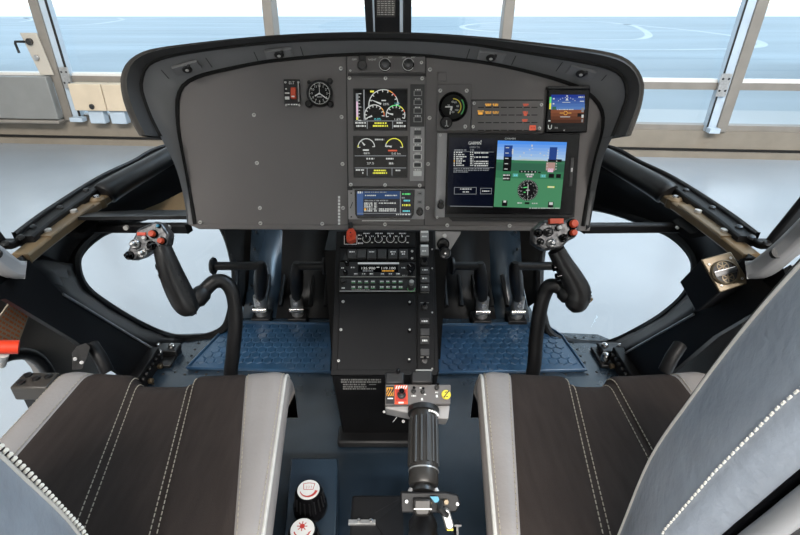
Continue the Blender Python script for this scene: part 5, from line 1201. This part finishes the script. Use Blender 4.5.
# air vent box
VO = at(724, 272, .90); 
vfr = Fr(VO, at(730, 252, .90) - at(700, 260, .905), at(715, 256, .91) - at(734, 288, .89))
t = thing('air_vent', 'tan faced round air vent on a black box under the right windshield rail', 'vent', vfr)
b = MB(vfr); P4 = [(700, 260), (730, 252), (749, 283), (719, 293)]
b.pprism(P4, 0, .004, 'tan_plate'); b.build('face_plate', t, bevel=.002)
fq_ = [vfr.W(*vfr.L(u, v, -.001), -.001) for u, v in P4]; dv = at(679, 282, .985) - at(700, 260, .905)
bkq = [p + dv for p in fq_]; b = MB(); b.add(fq_ + bkq, [(0, 1, 2, 3), (7, 6, 5, 4), (0, 4, 5, 1), (1, 5, 6, 2), (2, 6, 7, 3), (3, 7, 4, 0)], 'frame_black'); b.build('box', t, True, bevel=.003)
x, y = vfr.L(724.5, 272.5, .004); r = 14.5 * vfr.px(724, 272); b = MB(vfr)
b.turn(x, y, [(r, .003), (r, .008), (r * .9, .010), (r * .86, .006)], 'tan_plate', 32); b.disc(x, y, .0065, r * .86, 'black', 28); rg = b.build('ring', t)
b = MB(vfr)
for s_ in (-1, 1):
    cy = y + s_ * r * .48; b.arc(x, cy, .008, r * .36, r * .44, 0, 360, 'tan_plate', 24)
    for k in range(6): a = pi * k / 3 + .3; b.line(x, cy, x + r * .38 * cos(a), cy + r * .38 * sin(a), r * .09, .0082, 'tan_plate')
b.box(x - r * .84, y - r * .2, .006, x + r * .84, y + r * .2, .0105, 'dark_steel'); b.line(x - r * .8, y + r * .2, x + r * .8, y + r * .2, r * .05, .0108, 'steel'); b.build('grille', rg)
b = MB(vfr)
for (u, v) in ((708, 265), (729.5, 258.5), (741, 279), (720.5, 286)): b.pscrew(u, v, .004, 1.5)
b.build('screw', t)
# doors: skin with oval lower window, seal, pane
def door(sg, label):
    X = sg * .80; t = thing('cabin_door', label, 'door', flat((X, .55, -.1)), 'cockpit doors')
    oc = (.60, .12); n = 40; ov = [(oc[0] + .275 * (abs(cos(a)) ** .75) * (1 if cos(a) > 0 else -1), oc[1] + .165 * (abs(sin(a)) ** .75) * (1 if sin(a) > 0 else -1)) for a in [2 * pi * k / n for k in range(n)]]
    out = []
    for (y, z) in ov:
        dx, dz = y - oc[0], z - oc[1]; k = min(((2.06 - 1.9 * oc[0] - oc[1]) / (1.9 * dx + dz) if 1.9 * dx + dz > 1e-6 else 9e9), (1.06 - oc[0]) / dx if dx > 1e-6 else 9e9, (.0 - oc[0]) / dx if dx < -1e-6 else 9e9, (.45 - oc[1]) / dz if dz > 1e-6 else 9e9, (-.16 - oc[1]) / dz if dz < -1e-6 else 9e9); out.append((oc[0] + dx * k, oc[1] + dz * k))
    rows = [[(X, y, z) for y, z in out], [(X, y, z) for y, z in ov], [(X + sg * .03, y, z) for y, z in ov], [(X + sg * .03, y, z) for y, z in out], [(X, y, z) for y, z in out]]
    b = MB(); b.loft(rows, 'door_grey', True); sk = b.build('skin', t, True)
    b = MB(); lp = [(X - sg * .004, y, z) for y, z in ov]; b.tube(lp + lp[:1], .014, 'rubber', 10, cap=False); b.build('seal', t, True)
    b = MB(); b.add([(X + sg * .018, y, z) for y, z in ov], [tuple(range(n))], 'acrylic'); b.build('pane', t, True, smooth=None)
    return t
dl = door(-1, 'grey cabin door beside the left seat with a rounded lower window'); door(1, 'grey cabin door beside the right seat, mostly hidden by the seat backrest')
# placard on the left door
pfr = Fr(atX(16, 322, -.77), atX(14, 300, -.77) - atX(1, 338, -.77), atX(1, 338, -.77) - atX(24, 348, -.77))
t = thing('door_placard', 'cream placard with orange lines of text on the left cabin door', 'placard', pfr)
b = MB(pfr); pts = [(12, 299), (30, 314), (17, 349), (-14, 335)]; b.pprism(pts, -.003, 0, 'placard'); b.build('plate', t, bevel=.002)
b = MB(pfr)
def pl_(a, c): return (pts[0][0] * (1 - a) * (1 - c) + pts[1][0] * a * (1 - c) + pts[2][0] * a * c + pts[3][0] * (1 - a) * c, pts[0][1] * (1 - a) * (1 - c) + pts[1][1] * a * (1 - c) + pts[2][1] * a * c + pts[3][1] * (1 - a) * c)
for i in range(8):
    c_ = .10 + .11 * i; a = .08; rr_ = random.Random(i)
    while a < .9:
        w = rr_.choice((.07, .11, .16)); b.ppoly([pl_(a, c_), pl_(min(.92, a + w), c_), pl_(min(.92, a + w), c_ + .055), pl_(a, c_ + .055)], .0008, 'placard_ink'); a += w + .035
b.build('lettering', t, smooth=None)
# red emergency handle
hp = [at(-40, 346, .90), at(0, 347, .93), at(19, 347, .945)]
t = thing('emergency_handle', 'red tubular release handle at the left cabin door', 'handle', flat(hp[1]))
b = MB(); b.tube(hp, .0135, 'handle_red', 18); b.build('grip', t, True)
b = MB(); b.tube([hp[2] - (hp[2] - hp[1]).normalized() * .001, hp[2] + (hp[2] - hp[1]).normalized() * .0008], .0075, 'dark_red', 14); b.build('bore', t, True)
b = MB(); b.tube([at(3, 352, .94), at(1, 358, .97), (-.785, .76, .26)], .012, 'white', 12); b.build('mount', t, True)
# seat adjuster block and strut beside the left seat
t = thing('adjuster_block', 'olive black bolted block at the outer side of the left seat', 'block', flat(at(38, 386, .96)))
c_ = at(37, 385, .955); b = MB(); b.box(c_.x - .038, c_.y - .02, c_.z - .022, c_.x + .035, c_.y + .025, c_.z + .012, 'lip_olive'); b.build('body', t, True, bevel=.004)
b = MB()
for dx, dy in ((-.022, -.008), (-.022, .014), (.0, .004), (.02, .010)): b.turn(c_.x + dx, c_.y + dy, [(.0075, c_.z + .012), (.007, c_.z + .016), (.003, c_.z + .017)], 'dark_steel', 10)
b.build('bolt', t, True)
b = MB(); b.box(c_.x - .03, c_.y - .01, 0.001, c_.x + .03, c_.y + .015, c_.z - .022, 'black'); b.build('bracket', t, True)
for sg in (-1, 1):
    g = lambda u, v, d: (at(u, v, d) if sg < 0 else V((-at(u, v, d).x, at(u, v, d).y, at(u, v, d).z)))
    t = thing('strut_bracket', ('dark two bolt bracket and strut below the left side frame' if sg < 0 else 'dark curved strut below the right side frame'), 'bracket', flat(g(80, 366, 1.01)))
    p8 = [(72, 353), (77, 346), (86, 343), (90, 347), (86, 360), (82, 369), (72, 370)]
    b = MB(); a_ = [g(u, v, 1.0) for u, v in p8]; c2_ = [g(u, v, 1.02) for u, v in p8]; n = len(p8); b.add(a_ + c2_, [tuple(range(n)), tuple(range(n, 2 * n))[::-1]] + [(i, n + i, n + (i + 1) % n, (i + 1) % n) for i in range(n)], 'dark_steel'); (sg < 0) and b.build('plate', t, True)
    b = MB()
    for (u, v) in ((75, 359), (81.5, 362.5)): b.tube([g(u, v, 1.0), g(u, v, .993)], .0038, 'steel', 10)
    if sg < 0: b.build('bolt', t, True)
    b = MB(); b.tube([g(92, 345, 1.04), g(100, 357, 1.03), g(107, 371, 1.04)], .014, 'frame_black', 10); b.build('strut', t, True)

# ================================================================== LIGHT, SKY, CAMERA
w = bpy.data.worlds.new('World'); bpy.context.scene.world = w; w.use_nodes = True
nt = w.node_tree; bg = nt.nodes['Background']
tc = nt.nodes.new('ShaderNodeTexCoord'); sx = nt.nodes.new('ShaderNodeSeparateXYZ'); rp_ = nt.nodes.new('ShaderNodeValToRGB')
rp_.color_ramp.elements[0].position = 0.0; rp_.color_ramp.elements[0].color = (1.0, 1.0, 1.0, 1)
rp_.color_ramp.elements[1].position = .5; rp_.color_ramp.elements[1].color = (.62, .84, 1.0, 1)
nt.links.new(tc.outputs['Generated'], sx.inputs[0]); nt.links.new(sx.outputs['Z'], rp_.inputs[0]); nt.links.new(rp_.outputs[0], bg.inputs['Color'])
bg.inputs['Strength'].default_value = 2.0
def area(name, loc, rot, size, sy, energy, col):
    l = bpy.data.lights.new(name, 'AREA'); l.shape = 'RECTANGLE'; l.size = size; l.size_y = sy; l.energy = energy; l.color = col
    o = bpy.data.objects.new(name, l); C.objects.link(o); o.location = loc; o.rotation_euler = rot
    return o
for i, (x, y, e_) in enumerate(((-3, -6, 760), (0, -6, 760), (3, -6, 760), (-2, -4, 540), (2, -4, 540), (6, 0, 90), (-7, 2, 6), (7, 4, 110))):
    area('overhead_fill', (x, y, 6.85), (0, 0, 0), 2.4, .8, e_, (1, .95, .89))  # unseen overhead lights, added to brighten the panel and hangar floor
area('blue_fill', (5, 2.5, 6.8), (0, 0, 0), 3.5, 3.5, 320, (.48, .74, 1))  # added blue fill, no such opening seen; tints right floor and leather
cam = bpy.data.cameras.new('Camera'); co = bpy.data.objects.new('Camera', cam); C.objects.link(co)
co.location = CAM; co.rotation_euler = (pi / 2 - P, 0, 0); cam.sensor_width = 36; cam.lens = F / 800 * 36; cam.shift_x = (400 - CX) / 800
cam.clip_start = .02; cam.clip_end = 3000
S = bpy.context.scene; S.camera = co
S.view_settings.view_transform = 'Standard'; S.view_settings.look = 'None'; S.view_settings.gamma = 1; S.view_settings.exposure = 0; S.view_settings.use_curve_mapping = False
S.cycles.max_bounces = 8; S.cycles.transparent_max_bounces = 16; S.cycles.caustics_reflective = False; S.cycles.caustics_refractive = False
S.cycles.sample_clamp_indirect = 4
